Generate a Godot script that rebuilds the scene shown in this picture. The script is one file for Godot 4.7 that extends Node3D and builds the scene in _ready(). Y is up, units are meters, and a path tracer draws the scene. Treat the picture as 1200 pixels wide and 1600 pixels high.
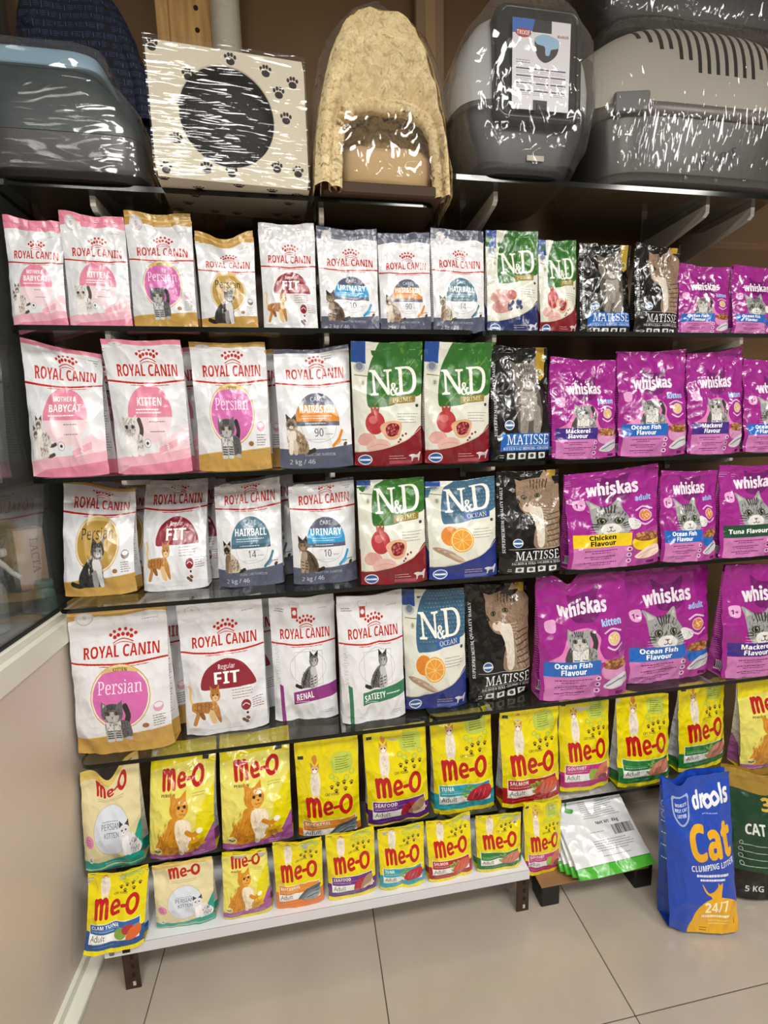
extends Node3D

var M := {}          # materials by name
var bag_mats := {}   # print materials by pack
var used := {}

func _ready():
	# ---- camera
	var cam := Camera3D.new()
	cam.name = "camera"
	cam.fov = 95.63
	cam.near = 0.02
	cam.position = Vector3(0.642, 1.415, 1.535)
	cam.rotation_order = EULER_ORDER_YXZ
	cam.rotation_degrees = Vector3(-8.783, -9.237, -1.538)
	add_child(cam)
	cam.current = true
	# ---- surroundings and exposure
	var we := WorldEnvironment.new()
	var env := Environment.new()
	env.background_mode = Environment.BG_COLOR
	env.background_color = Color(0.02, 0.02, 0.02)
	env.tonemap_mode = Environment.TONE_MAPPER_LINEAR
	env.tonemap_exposure = 1.0
	env.sdfgi_enabled = true
	env.ssao_enabled = true
	env.ssil_enabled = true
	we.environment = env
	add_child(we)
	materials()
	# ---- ceiling panels: the room's light
	for p in [[0.25, 2.0, "first panel light from the partition, shelf side of the shop"], [1.55, 2.0, "second panel light from the partition, shelf side of the shop"], [2.85, 2.0, "third panel light from the partition, shelf side of the shop"], [0.25, 3.5, "first panel light from the partition, far side from shelves"], [1.55, 3.5, "second panel light from the partition, far side from shelves"], [2.85, 3.5, "third panel light from the partition, far side from shelves"]]:
		ceiling_light(p[0], p[1], p[2])
	room()
	display_case()
	shelving()
	bags()
	floor_goods()
	top_goods()

# ---------------------------------------------------------------- naming
func numbered(n: String) -> String:
	if not used.has(n):
		used[n] = 0
		return n
	used[n] += 1
	return "%s_%03d" % [n, used[n]]

func thing(called: String, label: String, category: String, at := Vector3.ZERO, group := "") -> Node3D:
	var o := Node3D.new()
	o.name = numbered(called)
	add_child(o)
	o.position = at
	o.set_meta("label", label)
	o.set_meta("category", category)
	if group:
		o.set_meta("group", group)
	return o

func part(called: String, mesh: Mesh, m: Material, parent: Node, at := Vector3.ZERO, turn := Vector3.ZERO) -> MeshInstance3D:
	var o := MeshInstance3D.new()
	o.name = called
	o.mesh = mesh
	o.material_override = m
	parent.add_child(o, true)
	o.position = at
	o.rotation = turn
	return o

func structure(called: String, mesh: Mesh, m: Material, at := Vector3.ZERO) -> MeshInstance3D:
	var o := part(called, mesh, m, self, at)
	o.set_meta("kind", "structure")
	return o

# ---------------------------------------------------------------- mesh helpers
class Shape:
	var v := PackedVector3Array()
	var n := PackedVector3Array()
	var uv := PackedVector2Array()
	var ix := PackedInt32Array()

	# a grid of nu x nv points, i to the right and j up as seen from its front
	func grid(p: PackedVector3Array, nu: int, nv: int, t := PackedVector2Array(), wrap := false, holes := {}):
		var b := v.size()
		for j in nv:
			for i in nu:
				var i0 := i - 1
				var i1 := i + 1
				if wrap:
					if i0 < 0:
						i0 = nu - 2
					if i1 >= nu:
						i1 = 1
				else:
					i0 = maxi(i0, 0)
					i1 = mini(i1, nu - 1)
				var du := p[j * nu + i1] - p[j * nu + i0]
				var dv := p[mini(j + 1, nv - 1) * nu + i] - p[maxi(j - 1, 0) * nu + i]
				var q := du.cross(dv)
				n.append(q.normalized() if q.length_squared() > 1e-16 else Vector3.UP)
				v.append(p[j * nu + i])
				uv.append(t[j * nu + i] if t.size() else Vector2(float(i) / (nu - 1), 1.0 - float(j) / (nv - 1)))
		for j in nv - 1:
			for i in nu - 1:
				if holes.has(j * nu + i):
					continue
				var a := b + j * nu + i
				ix.append_array([a, a + nu, a + nu + 1, a, a + nu + 1, a + 1])

	func quad(a: Vector3, b: Vector3, c: Vector3, d: Vector3):   # anticlockwise as seen from the front
		var k := v.size()
		var q := (b - a).cross(d - a).normalized()
		for e in [a, b, c, d]:
			v.append(e)
			n.append(q)
		uv.append_array([Vector2(0, 1), Vector2(1, 1), Vector2(1, 0), Vector2(0, 0)])
		ix.append_array([k, k + 2, k + 1, k, k + 3, k + 2])

	func box(c: Vector3, s: Vector3, r := 0.0):
		if r <= 0.0:
			var h := s / 2
			var f := func(x, y, z): return c + Vector3(x * h.x, y * h.y, z * h.z)
			quad(f.call(-1, -1, 1), f.call(1, -1, 1), f.call(1, 1, 1), f.call(-1, 1, 1))
			quad(f.call(1, -1, -1), f.call(-1, -1, -1), f.call(-1, 1, -1), f.call(1, 1, -1))
			quad(f.call(1, -1, 1), f.call(1, -1, -1), f.call(1, 1, -1), f.call(1, 1, 1))
			quad(f.call(-1, -1, -1), f.call(-1, -1, 1), f.call(-1, 1, 1), f.call(-1, 1, -1))
			quad(f.call(-1, 1, 1), f.call(1, 1, 1), f.call(1, 1, -1), f.call(-1, 1, -1))
			quad(f.call(-1, -1, -1), f.call(1, -1, -1), f.call(1, -1, 1), f.call(-1, -1, 1))
			return
		# chamfered
		var o := s / 2
		var i := o - Vector3(r, r, r)
		var g := func(x, y, z, ax): return c + Vector3(x * (o.x if ax == 0 else i.x), y * (o.y if ax == 1 else i.y), z * (o.z if ax == 2 else i.z))
		for e in [-1, 1]:
			face([g.call(e, -1, -e, 0), g.call(e, -1, e, 0), g.call(e, 1, e, 0), g.call(e, 1, -e, 0)], Vector3(e, 0, 0))
			face([g.call(-1, e, 1, 1), g.call(1, e, 1, 1), g.call(1, e, -1, 1), g.call(-1, e, -1, 1)], Vector3(0, e, 0))
			face([g.call(-1, -1, e, 2), g.call(1, -1, e, 2), g.call(1, 1, e, 2), g.call(-1, 1, e, 2)], Vector3(0, 0, e))
			for h in [-1, 1]:
				face([g.call(e, h, -1, 0), g.call(e, h, 1, 0), g.call(e, h, 1, 1), g.call(e, h, -1, 1)], Vector3(e, h, 0))
				face([g.call(e, -1, h, 0), g.call(e, 1, h, 0), g.call(e, 1, h, 2), g.call(e, -1, h, 2)], Vector3(e, 0, h))
				face([g.call(-1, e, h, 1), g.call(1, e, h, 1), g.call(1, e, h, 2), g.call(-1, e, h, 2)], Vector3(0, e, h))
				for l in [-1, 1]:
					face([g.call(e, h, l, 0), g.call(e, h, l, 1), g.call(e, h, l, 2)], Vector3(e, h, l))

	func face(p: Array, out: Vector3):
		var q: Vector3 = (p[1] - p[0]).cross(p[2] - p[0]).normalized()
		if q.dot(out) < 0:
			p.reverse()
			q = -q
		var k := v.size()
		for e: Vector3 in p:
			v.append(e)
			n.append(q)
			var a := q.abs()
			uv.append(Vector2(e.z, -e.y) if a.x > a.y and a.x > a.z else (Vector2(e.x, e.z) if a.y > a.z else Vector2(e.x, -e.y)))
		for i in range(1, p.size() - 1):
			ix.append_array([k, k + i + 1, k + i])

	# rings of equal size joined into a skin; each ring runs anticlockwise as seen from the far end
	func loft(rings: Array, closed := true, cap := true):
		var m: int = rings[0].size()
		var p := PackedVector3Array()
		for r: PackedVector3Array in rings:
			p.append_array(r)
			if closed:
				p.append(r[0])
		grid(p, m + (1 if closed else 0), rings.size(), PackedVector2Array(), closed)
		if cap:
			fan(rings[0], -1)
			fan(rings[rings.size() - 1], 1)

	func fan(r: PackedVector3Array, dir: int):
		var mid := Vector3.ZERO
		for q in r:
			mid += q
		mid /= r.size()
		var q := Vector3.ZERO
		for i in r.size():
			q += (r[i] - mid).cross(r[(i + 1) % r.size()] - mid)
		q = q.normalized() * dir
		var k := v.size()
		v.append(mid)
		n.append(q)
		uv.append(Vector2(0.5, 0.5))
		for e in r:
			v.append(e)
			n.append(q)
			uv.append(Vector2(0.5, 0.5))
		for i in r.size():
			var a := k + 1 + i
			var b := k + 1 + (i + 1) % r.size()
			ix.append_array([k, b, a] if dir > 0 else [k, a, b])

	func lathe(prof: Array, seg := 24, c := Vector3.ZERO):   # [radius, y] from the bottom up
		var p := PackedVector3Array()
		for q in prof:
			for i in seg + 1:
				var a := -TAU * i / seg
				p.append(c + Vector3(cos(a) * q[0], q[1], sin(a) * q[0]))
		# i runs so that right cross up points outward
		grid(p, seg + 1, prof.size(), PackedVector2Array(), true)

	func tube(path: PackedVector3Array, r: float, seg := 8):
		var p := PackedVector3Array()
		for j in path.size():
			var d := (path[mini(j + 1, path.size() - 1)] - path[maxi(j - 1, 0)]).normalized()
			var a := d.cross(Vector3.UP if absf(d.y) < 0.9 else Vector3.RIGHT).normalized()
			var b := d.cross(a).normalized()
			for i in seg + 1:
				var t := TAU * i / seg
				p.append(path[j] + (a * cos(t) + b * sin(t)) * r)
		grid(p, seg + 1, path.size(), PackedVector2Array(), true)

	func mesh() -> ArrayMesh:
		var a := []
		a.resize(Mesh.ARRAY_MAX)
		a[Mesh.ARRAY_VERTEX] = v
		a[Mesh.ARRAY_NORMAL] = n
		a[Mesh.ARRAY_TEX_UV] = uv
		a[Mesh.ARRAY_INDEX] = ix
		# tangents for the relief maps
		var tg := PackedFloat32Array()
		for q in n:
			var t := Vector3.RIGHT - q * q.x
			if t.length_squared() < 1e-4:
				t = Vector3.BACK
			t = t.normalized()
			tg.append_array([t.x, t.y, t.z, 1.0])
		a[Mesh.ARRAY_TANGENT] = tg
		var m := ArrayMesh.new()
		m.add_surface_from_arrays(Mesh.PRIMITIVE_TRIANGLES, a)
		return m

func box(s: Vector3, r := 0.0) -> ArrayMesh:
	var g := Shape.new()
	g.box(Vector3.ZERO, s, r)
	return g.mesh()

# a ring with round corners in the plane across z (w, h: full size; e: squareness)
func ring(w: float, h: float, y: float, e := 4.0, m := 32, dx := 0.0, dz := 0.0) -> PackedVector3Array:
	var p := PackedVector3Array()
	for i in m:
		var a := -TAU * i / m
		var c := cos(a)
		var s := sin(a)
		p.append(Vector3(dx + signf(c) * pow(absf(c), 2.0 / e) * w / 2, y, dz + signf(s) * pow(absf(s), 2.0 / e) * h / 2))
	return p

# ---------------------------------------------------------------- materials
func mat(c: Color, rough := 0.6, metal := 0.0) -> StandardMaterial3D:
	var m := StandardMaterial3D.new()
	m.albedo_color = c
	m.roughness = rough
	m.metallic = metal
	return m

func noise_tex(c1: Color, c2: Color, freq: float, sd: int, size := 256, oct := 4) -> NoiseTexture2D:
	var f := FastNoiseLite.new()
	f.seed = sd
	f.frequency = freq
	f.fractal_octaves = oct
	var t := NoiseTexture2D.new()
	t.width = size
	t.height = size
	t.seamless = true
	t.noise = f
	var g := Gradient.new()
	g.set_color(0, c1)
	g.set_color(1, c2)
	t.color_ramp = g
	return t

func noise_normal(freq: float, sd: int, strength: float, size := 512, ridged := false, oct := 3) -> NoiseTexture2D:
	var f := FastNoiseLite.new()
	f.seed = sd
	f.frequency = freq
	f.fractal_octaves = oct
	if ridged:
		f.fractal_type = FastNoiseLite.FRACTAL_RIDGED
	var t := NoiseTexture2D.new()
	t.width = size
	t.height = size
	t.seamless = true
	t.noise = f
	t.as_normal_map = true
	t.bump_strength = strength
	return t

func tri(m: StandardMaterial3D, scale: float) -> StandardMaterial3D:
	m.uv1_triplanar = true
	m.uv1_world_triplanar = true
	m.uv1_scale = Vector3.ONE * scale
	return m

func materials():
	M.crease = [noise_normal(0.0045, 3, 14.0, 512, true, 2), noise_normal(0.006, 8, 13.0, 512, true, 2), noise_normal(0.004, 21, 16.0, 512, true, 3)]
	M.glass = mat(Color(0.2, 0.24, 0.2, 0.16), 0.03)
	M.glass.transparency = BaseMaterial3D.TRANSPARENCY_ALPHA
	M.pane = mat(Color(0.5, 0.53, 0.52, 0.12), 0.02)
	M.pane.transparency = BaseMaterial3D.TRANSPARENCY_ALPHA
	M.film = mat(Color(0.9, 0.9, 0.9, 0.025), 0.06)
	M.film.transparency = BaseMaterial3D.TRANSPARENCY_ALPHA
	M.film.normal_enabled = true
	M.film.normal_texture = noise_normal(0.007, 5, 6.0, 512, true, 2)
	M.film.normal_scale = 1.0
	tri(M.film, 2.6)
	M.wall_back = tri(mat(Color.WHITE, 0.55), 0.8)
	M.wall_back.albedo_texture = noise_tex(Color(0.39, 0.29, 0.17), Color(0.43, 0.32, 0.19), 0.01, 4)
	M.panel = tri(mat(Color.WHITE, 0.42), 0.6)
	M.panel.albedo_texture = noise_tex(Color(0.82, 0.77, 0.725), Color(0.845, 0.795, 0.75), 0.006, 6)
	M.alu = mat(Color(0.87, 0.87, 0.82), 0.35, 0.0)
	M.gasket = mat(Color(0.05, 0.05, 0.05), 0.6)
	M.white_paint = mat(Color(0.86, 0.86, 0.88), 0.4)
	M.bracket = mat(Color(0.78, 0.77, 0.74), 0.45)
	M.brown_steel = tri(mat(Color.WHITE, 0.55, 0.2), 3.0)
	M.brown_steel.albedo_texture = noise_tex(Color(0.17, 0.1, 0.07), Color(0.27, 0.18, 0.12), 0.03, 9)
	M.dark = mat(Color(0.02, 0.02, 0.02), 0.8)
	M.grout = mat(Color(0.3, 0.27, 0.24), 0.9)
	M.tiles = []
	for i in 3:
		var t := tri(mat(Color.WHITE, 0.16), 0.7)
		t.albedo_texture = noise_tex(Color(0.63, 0.59, 0.54).lightened(i * 0.012), Color(0.68, 0.635, 0.585).lightened(i * 0.012), 0.008, 30 + i, 512, 5)
		M.tiles.append(t)
	M.ceiling = mat(Color(0.8, 0.8, 0.78), 0.9)
	M.shop_wall = mat(Color(0.5, 0.48, 0.45), 0.8)
	M.card = tri(mat(Color.WHITE, 0.85), 2.0)
	M.card.albedo_texture = noise_tex(Color(0.5, 0.36, 0.22), Color(0.58, 0.43, 0.28), 0.02, 12)

func ceiling_light(x: float, z: float, label: String):
	var t := thing("ceiling_light", label, "light", Vector3(x, 2.895, z), "ceiling panel lights")
	var f := Shape.new()
	for s in [-1, 1]:
		f.box(Vector3(s * 0.305, -0.015, 0), Vector3(0.03, 0.03, 0.64))
		f.box(Vector3(0, -0.015, s * 0.305), Vector3(0.58, 0.03, 0.03))
	part("frame", f.mesh(), M.white_paint, t)
	var m := mat(Color(1, 1, 1), 0.5)
	m.emission_enabled = true
	m.emission = Color(1.0, 0.99, 0.965)
	m.emission_energy_multiplier = 4.0
	part("diffuser", box(Vector3(0.58, 0.008, 0.58)), m, t, Vector3(0, -0.012, 0))
	var l := AreaLight3D.new()
	l.name = "panel_light"
	l.area_size = Vector2(0.58, 0.58)
	l.light_color = Color(1.0, 0.99, 0.965)
	l.light_energy = LAMP
	l.area_range = 12.0
	l.shadow_enabled = true
	t.add_child(l)
	l.position = Vector3(0, -0.03, 0)
	l.rotation_degrees = Vector3(-90, 0, 0)

const LAMP := 2.7

# ---------------------------------------------------------------- the room
const XL := -0.03     # face of the partition beside the shelves

func room():
	var fl := structure("floor", box(Vector3(4.6, 0.1, 5.2)), M.grout, Vector3(1.5, -0.0535, 1.9))
	var tile := [box(Vector3(0.5965, 0.01, 0.5965), 0.0012)]
	for i in 8:
		for j in 9:
			var p := Vector3(0.172 + (i - 1) * 0.599 - 0.2995, 0.0485, 0.704 + (j - 2) * 0.599 + 0.2995)
			if p.x > 3.9 or p.x < -0.85:
				continue
			part("tile", tile[0], M.tiles[(i * 2 + j) % 3], fl, Vector3(p.x - 1.5, p.y, p.z - 1.9))
	structure("wall_back", box(Vector3(4.6, 3.0, 0.1)), M.wall_back, Vector3(1.5, 1.45, -0.05))
	structure("wall_right", box(Vector3(0.1, 3.0, 5.2)), M.shop_wall, Vector3(3.75, 1.45, 1.9))
	structure("wall_front", box(Vector3(4.6, 3.0, 0.1)), M.shop_wall, Vector3(1.5, 1.45, 4.5))
	structure("wall_left", box(Vector3(0.1, 3.0, 5.2)), M.shop_wall, Vector3(-0.75, 1.45, 1.9))
	structure("ceiling", box(Vector3(4.6, 0.1, 5.2)), M.ceiling, Vector3(1.5, 2.95, 1.9))

# the partition with a glazed display case behind it
func display_case():
	var t := thing("display_case", "beige panelled counter with glazed upper half and pale metal rails", "display case", Vector3(XL, 0, 0))
	part("lower_panel", box(Vector3(0.02, 0.9, 1.5)), M.panel, t, Vector3(-0.01, 0.45, 0.75))
	var r := Shape.new()
	r.box(Vector3(-0.012, 0.925, 0.75), Vector3(0.044, 0.062, 1.5), 0.003)
	r.box(Vector3(-0.02, 0.965, 0.75), Vector3(0.03, 0.022, 1.5), 0.003)
	part("top_rail", r.mesh(), M.alu, t)
	part("gasket", box(Vector3(0.012, 0.008, 1.5)), M.gasket, t, Vector3(-0.02, 0.98, 0.75))
	var b := Shape.new()
	b.box(Vector3(0.02, 0.009, 0.75), Vector3(0.05, 0.018, 1.5), 0.003)
	b.box(Vector3(0.004, 0.03, 0.75), Vector3(0.014, 0.03, 1.5), 0.002)
	part("bottom_rail", b.mesh(), M.alu, t)
	part("glass_pane", box(Vector3(0.006, 1.9, 1.5)), M.pane, t, Vector3(-0.02, 1.93, 0.75))
	part("case_floor", box(Vector3(0.5, 0.02, 1.5)), mat(Color(0.5, 0.48, 0.44), 0.3), t, Vector3(-0.29, 0.96, 0.75))
	part("back_panel", box(Vector3(0.02, 1.9, 1.5)), mat(Color(0.2, 0.2, 0.2), 0.6), t, Vector3(-0.55, 1.93, 0.75))
	part("end_panel", box(Vector3(0.5, 1.9, 0.02)), mat(Color(0.16, 0.16, 0.16), 0.6), t, Vector3(-0.29, 1.93, 0.012))
	part("case_shelf", box(Vector3(0.42, 0.01, 1.2)), M.glass, t, Vector3(-0.28, 1.335, 0.62))
	# goods in the case
	var bx := thing("carton", "slim beige carton with vertical gold lettering in the glass case", "box", Vector3(-0.135, 1.036, 0.13))
	var c := Canvas.new(60, 140, Color(0.79, 0.66, 0.53), 3.0)
	c.text("LACTA", 30, 62, 22, Color(0.36, 0.22, 0.13), 84, "s", PI / 2)
	var cm := mat(Color.WHITE, 0.5)
	cm.albedo_texture = c.tex()
	var cs := Shape.new()
	cs.box(Vector3.ZERO, Vector3(0.066, 0.165, 0.055))
	part("carton_body", cs.mesh(), cm, bx, Vector3(0, 0.0825, 0), Vector3(0, 0.75, 0))
	part("plinth", box(Vector3(0.075, 0.065, 0.065), 0.003), mat(Color(0.4, 0.39, 0.37), 0.5), bx, Vector3(0, -0.0325, 0), Vector3(0, 0.75, 0))
	var sb := thing("spray_bottle", "translucent grey trigger spray bottle in the glass case", "bottle", Vector3(-0.142, 0.971, 0.305))
	var g := Shape.new()
	g.lathe([[0.0, 0.0], [0.034, 0.0], [0.038, 0.006], [0.038, 0.1], [0.034, 0.118], [0.018, 0.13], [0.016, 0.142]])
	part("bottle_body", g.mesh(), mat(Color(0.5, 0.55, 0.58), 0.25), sb)
	g = Shape.new()
	g.lathe([[0.02, 0.14], [0.021, 0.142], [0.021, 0.168], [0.014, 0.175], [0.0, 0.175]])
	part("collar", g.mesh(), mat(Color(0.82, 0.82, 0.8), 0.4), sb)
	g = Shape.new()
	g.box(Vector3(-0.004, 0.195, 0.0), Vector3(0.07, 0.042, 0.024), 0.006)
	g.box(Vector3(0.042, 0.2, 0.0), Vector3(0.026, 0.02, 0.018), 0.004)
	part("spray_head", g.mesh(), mat(Color(0.84, 0.84, 0.82), 0.4), sb)
	g = Shape.new()
	g.tube(PackedVector3Array([Vector3(0.03, 0.186, 0), Vector3(0.045, 0.172, 0), Vector3(0.062, 0.15, 0), Vector3(0.08, 0.136, 0)]), 0.006)
	part("trigger", g.mesh(), mat(Color(0.84, 0.84, 0.82), 0.4), sb)
	var tb := thing("supplement_bottle", "small teal screw-top bottle in the glass case", "bottle", Vector3(-0.08, 0.971, 0.18))
	g = Shape.new()
	g.lathe([[0.0, 0.0], [0.021, 0.0], [0.023, 0.004], [0.023, 0.062], [0.018, 0.07], [0.016, 0.074]])
	part("bottle_body", g.mesh(), mat(Color(0.38, 0.53, 0.49), 0.35), tb)
	g = Shape.new()
	g.lathe([[0.0235, 0.012], [0.0237, 0.013], [0.0237, 0.05], [0.0235, 0.051]])
	part("paper_label", g.mesh(), mat(Color(0.29, 0.43, 0.39), 0.6), tb)
	g = Shape.new()
	g.lathe([[0.02, 0.076], [0.0215, 0.077], [0.0215, 0.09], [0.019, 0.094], [0.0, 0.094]])
	part("cap", g.mesh(), mat(Color(0.36, 0.52, 0.48), 0.4), tb)
	var jar := thing("treat_tub", "clear tub with yellow band and brown treats in the glass case", "tub", Vector3(-0.24, 1.02, 0.3))
	g = Shape.new()
	g.lathe([[0.0, 0.0], [0.038, 0.0], [0.046, 0.09], [0.046, 0.092]])
	part("treats", g.mesh(), tri(mat(Color(0.42, 0.27, 0.2), 0.6), 4.0), jar)
	g = Shape.new()
	g.lathe([[0.047, 0.09], [0.0485, 0.091], [0.0485, 0.112], [0.047, 0.113]])
	part("band", g.mesh(), mat(Color(0.75, 0.52, 0.16), 0.5), jar)
	g = Shape.new()
	g.lathe([[0.046, 0.113], [0.047, 0.15], [0.04, 0.156], [0.0, 0.157]])
	part("lid", g.mesh(), mat(Color(0.42, 0.43, 0.46), 0.3), jar)
	part("stand", box(Vector3(0.11, 0.05, 0.11), 0.003), mat(Color(0.33, 0.32, 0.3), 0.5), jar, Vector3(0, -0.025, 0))
	# a row of thin grey boxes on the case's glass shelf
	for i in 6:
		var q := thing("thin_box", "thin grey carton in the display case, %s from the shelving" % ["first", "second", "third", "fourth", "fifth", "sixth"][i], "box", Vector3(-0.11, 1.3405, 0.33 + i * 0.022), "grey cartons in the display case")
		part("carton_body", box(Vector3(0.1, 0.24, 0.018), 0.001), mat([Color(0.5, 0.5, 0.51), Color(0.62, 0.62, 0.63)][i % 2], 0.45), q, Vector3(0, 0.12, 0))
		part("end_strip", box(Vector3(0.002, 0.2, 0.006)), mat(Color(0.3, 0.3, 0.31), 0.5), q, Vector3(0.051, 0.12, 0))

# ---------------------------------------------------------------- shelves
func pane_shelf(label: String, x0: float, x1: float, top: float, z0: float, z1: float, rads := [1, 1]):
	var t := thing("glass_shelf", label, "shelf", Vector3((x0 + x1) / 2, top - 0.012, 0))
	var w := (x1 - x0) / 2
	var r := 0.035
	var o := PackedVector2Array()
	o.append(Vector2(-w, z0))
	if rads[0]:
		for i in 7:
			var a := PI - i * PI / 12
			o.append(Vector2(-w + r + cos(a) * r, z1 - r + sin(a) * r))
	else:
		o.append(Vector2(-w, z1))
	if rads[1]:
		for i in 7:
			var a := PI / 2 - i * PI / 12
			o.append(Vector2(w - r + cos(a) * r, z1 - r + sin(a) * r))
	else:
		o.append(Vector2(w, z1))
	o.append(Vector2(w, z0))
	var s := Shape.new()
	var up := []
	var dn := []
	for p in o:
		up.append(Vector3(p.x, 0.012, p.y))
		dn.append(Vector3(p.x, 0, p.y))
	s.face(up.duplicate(), Vector3.UP)
	s.face(dn.duplicate(), Vector3.DOWN)
	part("pane", s.mesh(), M.glass, t)
	# ground edge of the glass, dark seen end-on
	var e := Shape.new()
	for i in o.size() - 1:
		var d := Vector3(o[i + 1].x - o[i].x, 0, o[i + 1].y - o[i].y)
		e.face([dn[i], dn[i + 1], up[i + 1], up[i]], Vector3(-d.z, 0, d.x) * (1.0 if Vector3(-d.z, 0, d.x).dot(Vector3((o[i].x + o[i + 1].x) / 2, 0, (o[i].y + o[i + 1].y) / 2 - (z0 + z1) / 2)) > 0 else -1.0))
	var em := part("polished_edge", e.mesh(), M.edge, t)
	em.set_meta("label", "dark green polished edge of the glass")
	return t

func bracket(x: float, y: float, reach: float, label: String, k := 1.0):
	var t := thing("shelf_bracket", label, "bracket", Vector3(x, y, 0), "white shelf brackets")
	var s := Shape.new()
	var h := 0.006
	var pr := [Vector2(0, 0), Vector2(0, -0.07 * k), Vector2(reach * 0.5, -0.05 * k), Vector2(reach - 0.01, -0.03 * k), Vector2(reach, -0.022 * k), Vector2(reach, 0)]
	var a := []
	var b := []
	for p in pr:
		a.append(Vector3(h, p.y, p.x))
		b.append(Vector3(-h, p.y, p.x))
	s.face(a.duplicate(), Vector3.RIGHT)
	s.face(b.duplicate(), Vector3.LEFT)
	var mid := Vector3(0, -0.03 * k, reach * 0.45)
	for i in pr.size():
		var j: int = (i + 1) % pr.size()
		s.face([a[i], a[j], b[j], b[i]], (a[i] + a[j]) / 2 - mid)
	part("arm", s.mesh(), M.bracket, t)
	part("wall_plate", box(Vector3(0.02, 0.1 * k, 0.004), 0.001), M.bracket, t, Vector3(0, -0.05 * k, 0.002))

func shelving():
	M.edge = mat(Color(0.03, 0.05, 0.04), 0.12)
	var z := 0.302
	pane_shelf("topmost glass shelf, half under the paw print cube", -0.02, 1.0, 2.006, 0.012, 0.295)
	pane_shelf("topmost glass shelf, half under the pet carriers", 1.012, 3.1, 2.068, 0.012, 0.31)
	pane_shelf("glass shelf half holding the small crown pouches, uppermost bag row", -0.02, 1.105, 1.698, 0.012, z)
	pane_shelf("glass shelf half holding the small black and magenta packs", 1.115, 3.1, 1.698, 0.012, z)
	pane_shelf("glass shelf half under the pink and gold crown bags, second row", -0.02, 1.33, 1.346, 0.012, z)
	pane_shelf("glass shelf half under the magenta bags of the second row", 1.338, 3.1, 1.346, 0.012, z)
	pane_shelf("glass shelf half under the gold and urinary bags, third row", 0.0, 1.36, 1.016, 0.012, z)
	pane_shelf("glass shelf half under the chicken flavour bag, third row", 1.37, 3.1, 1.016, 0.012, z)
	pane_shelf("glass shelf half under the large pink-circle kitten bag, fourth row", 0.0, 1.14, 0.583, 0.012, z)
	pane_shelf("overlapping glass shelf half under the large magenta bags, fourth row", 0.965, 3.1, 0.5955, 0.012, z)
	pane_shelf("glass shelf half under the cream and orange-cat packs, fifth row", 0.0, 1.0, 0.262, 0.012, z)
	pane_shelf("glass shelf half under the salmon and green yellow packs, fifth row", 1.008, 3.1, 0.25, 0.012, z)
	var ys := {"the topmost shelf": 1.994, "the uppermost bag shelf": 1.686, "the second bag shelf": 1.334, "the third bag shelf": 1.004, "the fourth bag shelf": 0.571, "the fifth bag shelf": 0.238}
	for nm in ys:
		var k := 0
		for x in [0.182, 0.71, 1.17, 1.81, 1.96, 2.75]:
			if x == 1.81 and nm != "the topmost shelf":
				continue
			var y: float = ys[nm]
			if nm == "the topmost shelf" and x > 1.0:
				y = 2.056
			k += 1
			bracket(x, y, 0.265, "white steel bracket under %s, %s from the glass partition" % [nm, ["first", "second", "third", "fourth", "fifth", "sixth"][k - 1]], 1.0 if nm == "the topmost shelf" else 0.5)
	# the low rack on the floor
	var t := thing("floor_rack", "low white steel rack shelf on brown slotted-angle legs", "rack", Vector3(0, 0, 0))
	var s := Shape.new()
	s.box(Vector3(0.648, 0.1425, 0.24), Vector3(1.166, 0.005, 0.36))
	s.box(Vector3(0.648, 0.131, 0.42), Vector3(1.166, 0.028, 0.003))
	s.box(Vector3(0.648, 0.131, 0.06), Vector3(1.166, 0.028, 0.003))
	s.box(Vector3(0.0665, 0.131, 0.24), Vector3(0.003, 0.028, 0.36))
	s.box(Vector3(1.2295, 0.131, 0.24), Vector3(0.003, 0.028, 0.36))
	part("shelf_tray", s.mesh(), M.white_paint, t)
	for q in [[0.12, 0.412, 1], [1.215, 0.412, -1], [0.12, 0.07, 1], [1.215, 0.07, -1]]:
		var lg := Shape.new()
		lg.box(Vector3(0, 0.0585, 0), Vector3(0.038, 0.117, 0.003))
		lg.box(Vector3(-0.0175 * q[2], 0.0585, -0.0195), Vector3(0.003, 0.117, 0.036))
		var l := part("leg", lg.mesh(), M.brown_steel, t, Vector3(q[0], 0, q[1]))
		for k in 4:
			part("painted_slot_hole", box(Vector3(0.007, 0.012, 0.001)), mat(Color(0.75, 0.72, 0.66), 0.5) if k == 0 else M.dark, l, Vector3(0.004, 0.016 + k * 0.027, 0.0019))  # solid dark boxes imitate the shade inside slots; the lowest is pale
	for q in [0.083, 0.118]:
		part("bolt" if q < 0.1 else "slot", box(Vector3(0.012, 0.012, 0.003), 0.002) if q < 0.1 else box(Vector3(0.018, 0.008, 0.002)), mat(Color(0.55, 0.55, 0.55), 0.3, 0.8) if q < 0.1 else M.dark, t, Vector3(q, 0.129, 0.4225))  # the slot is a dark box imitating shade in an opening

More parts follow.
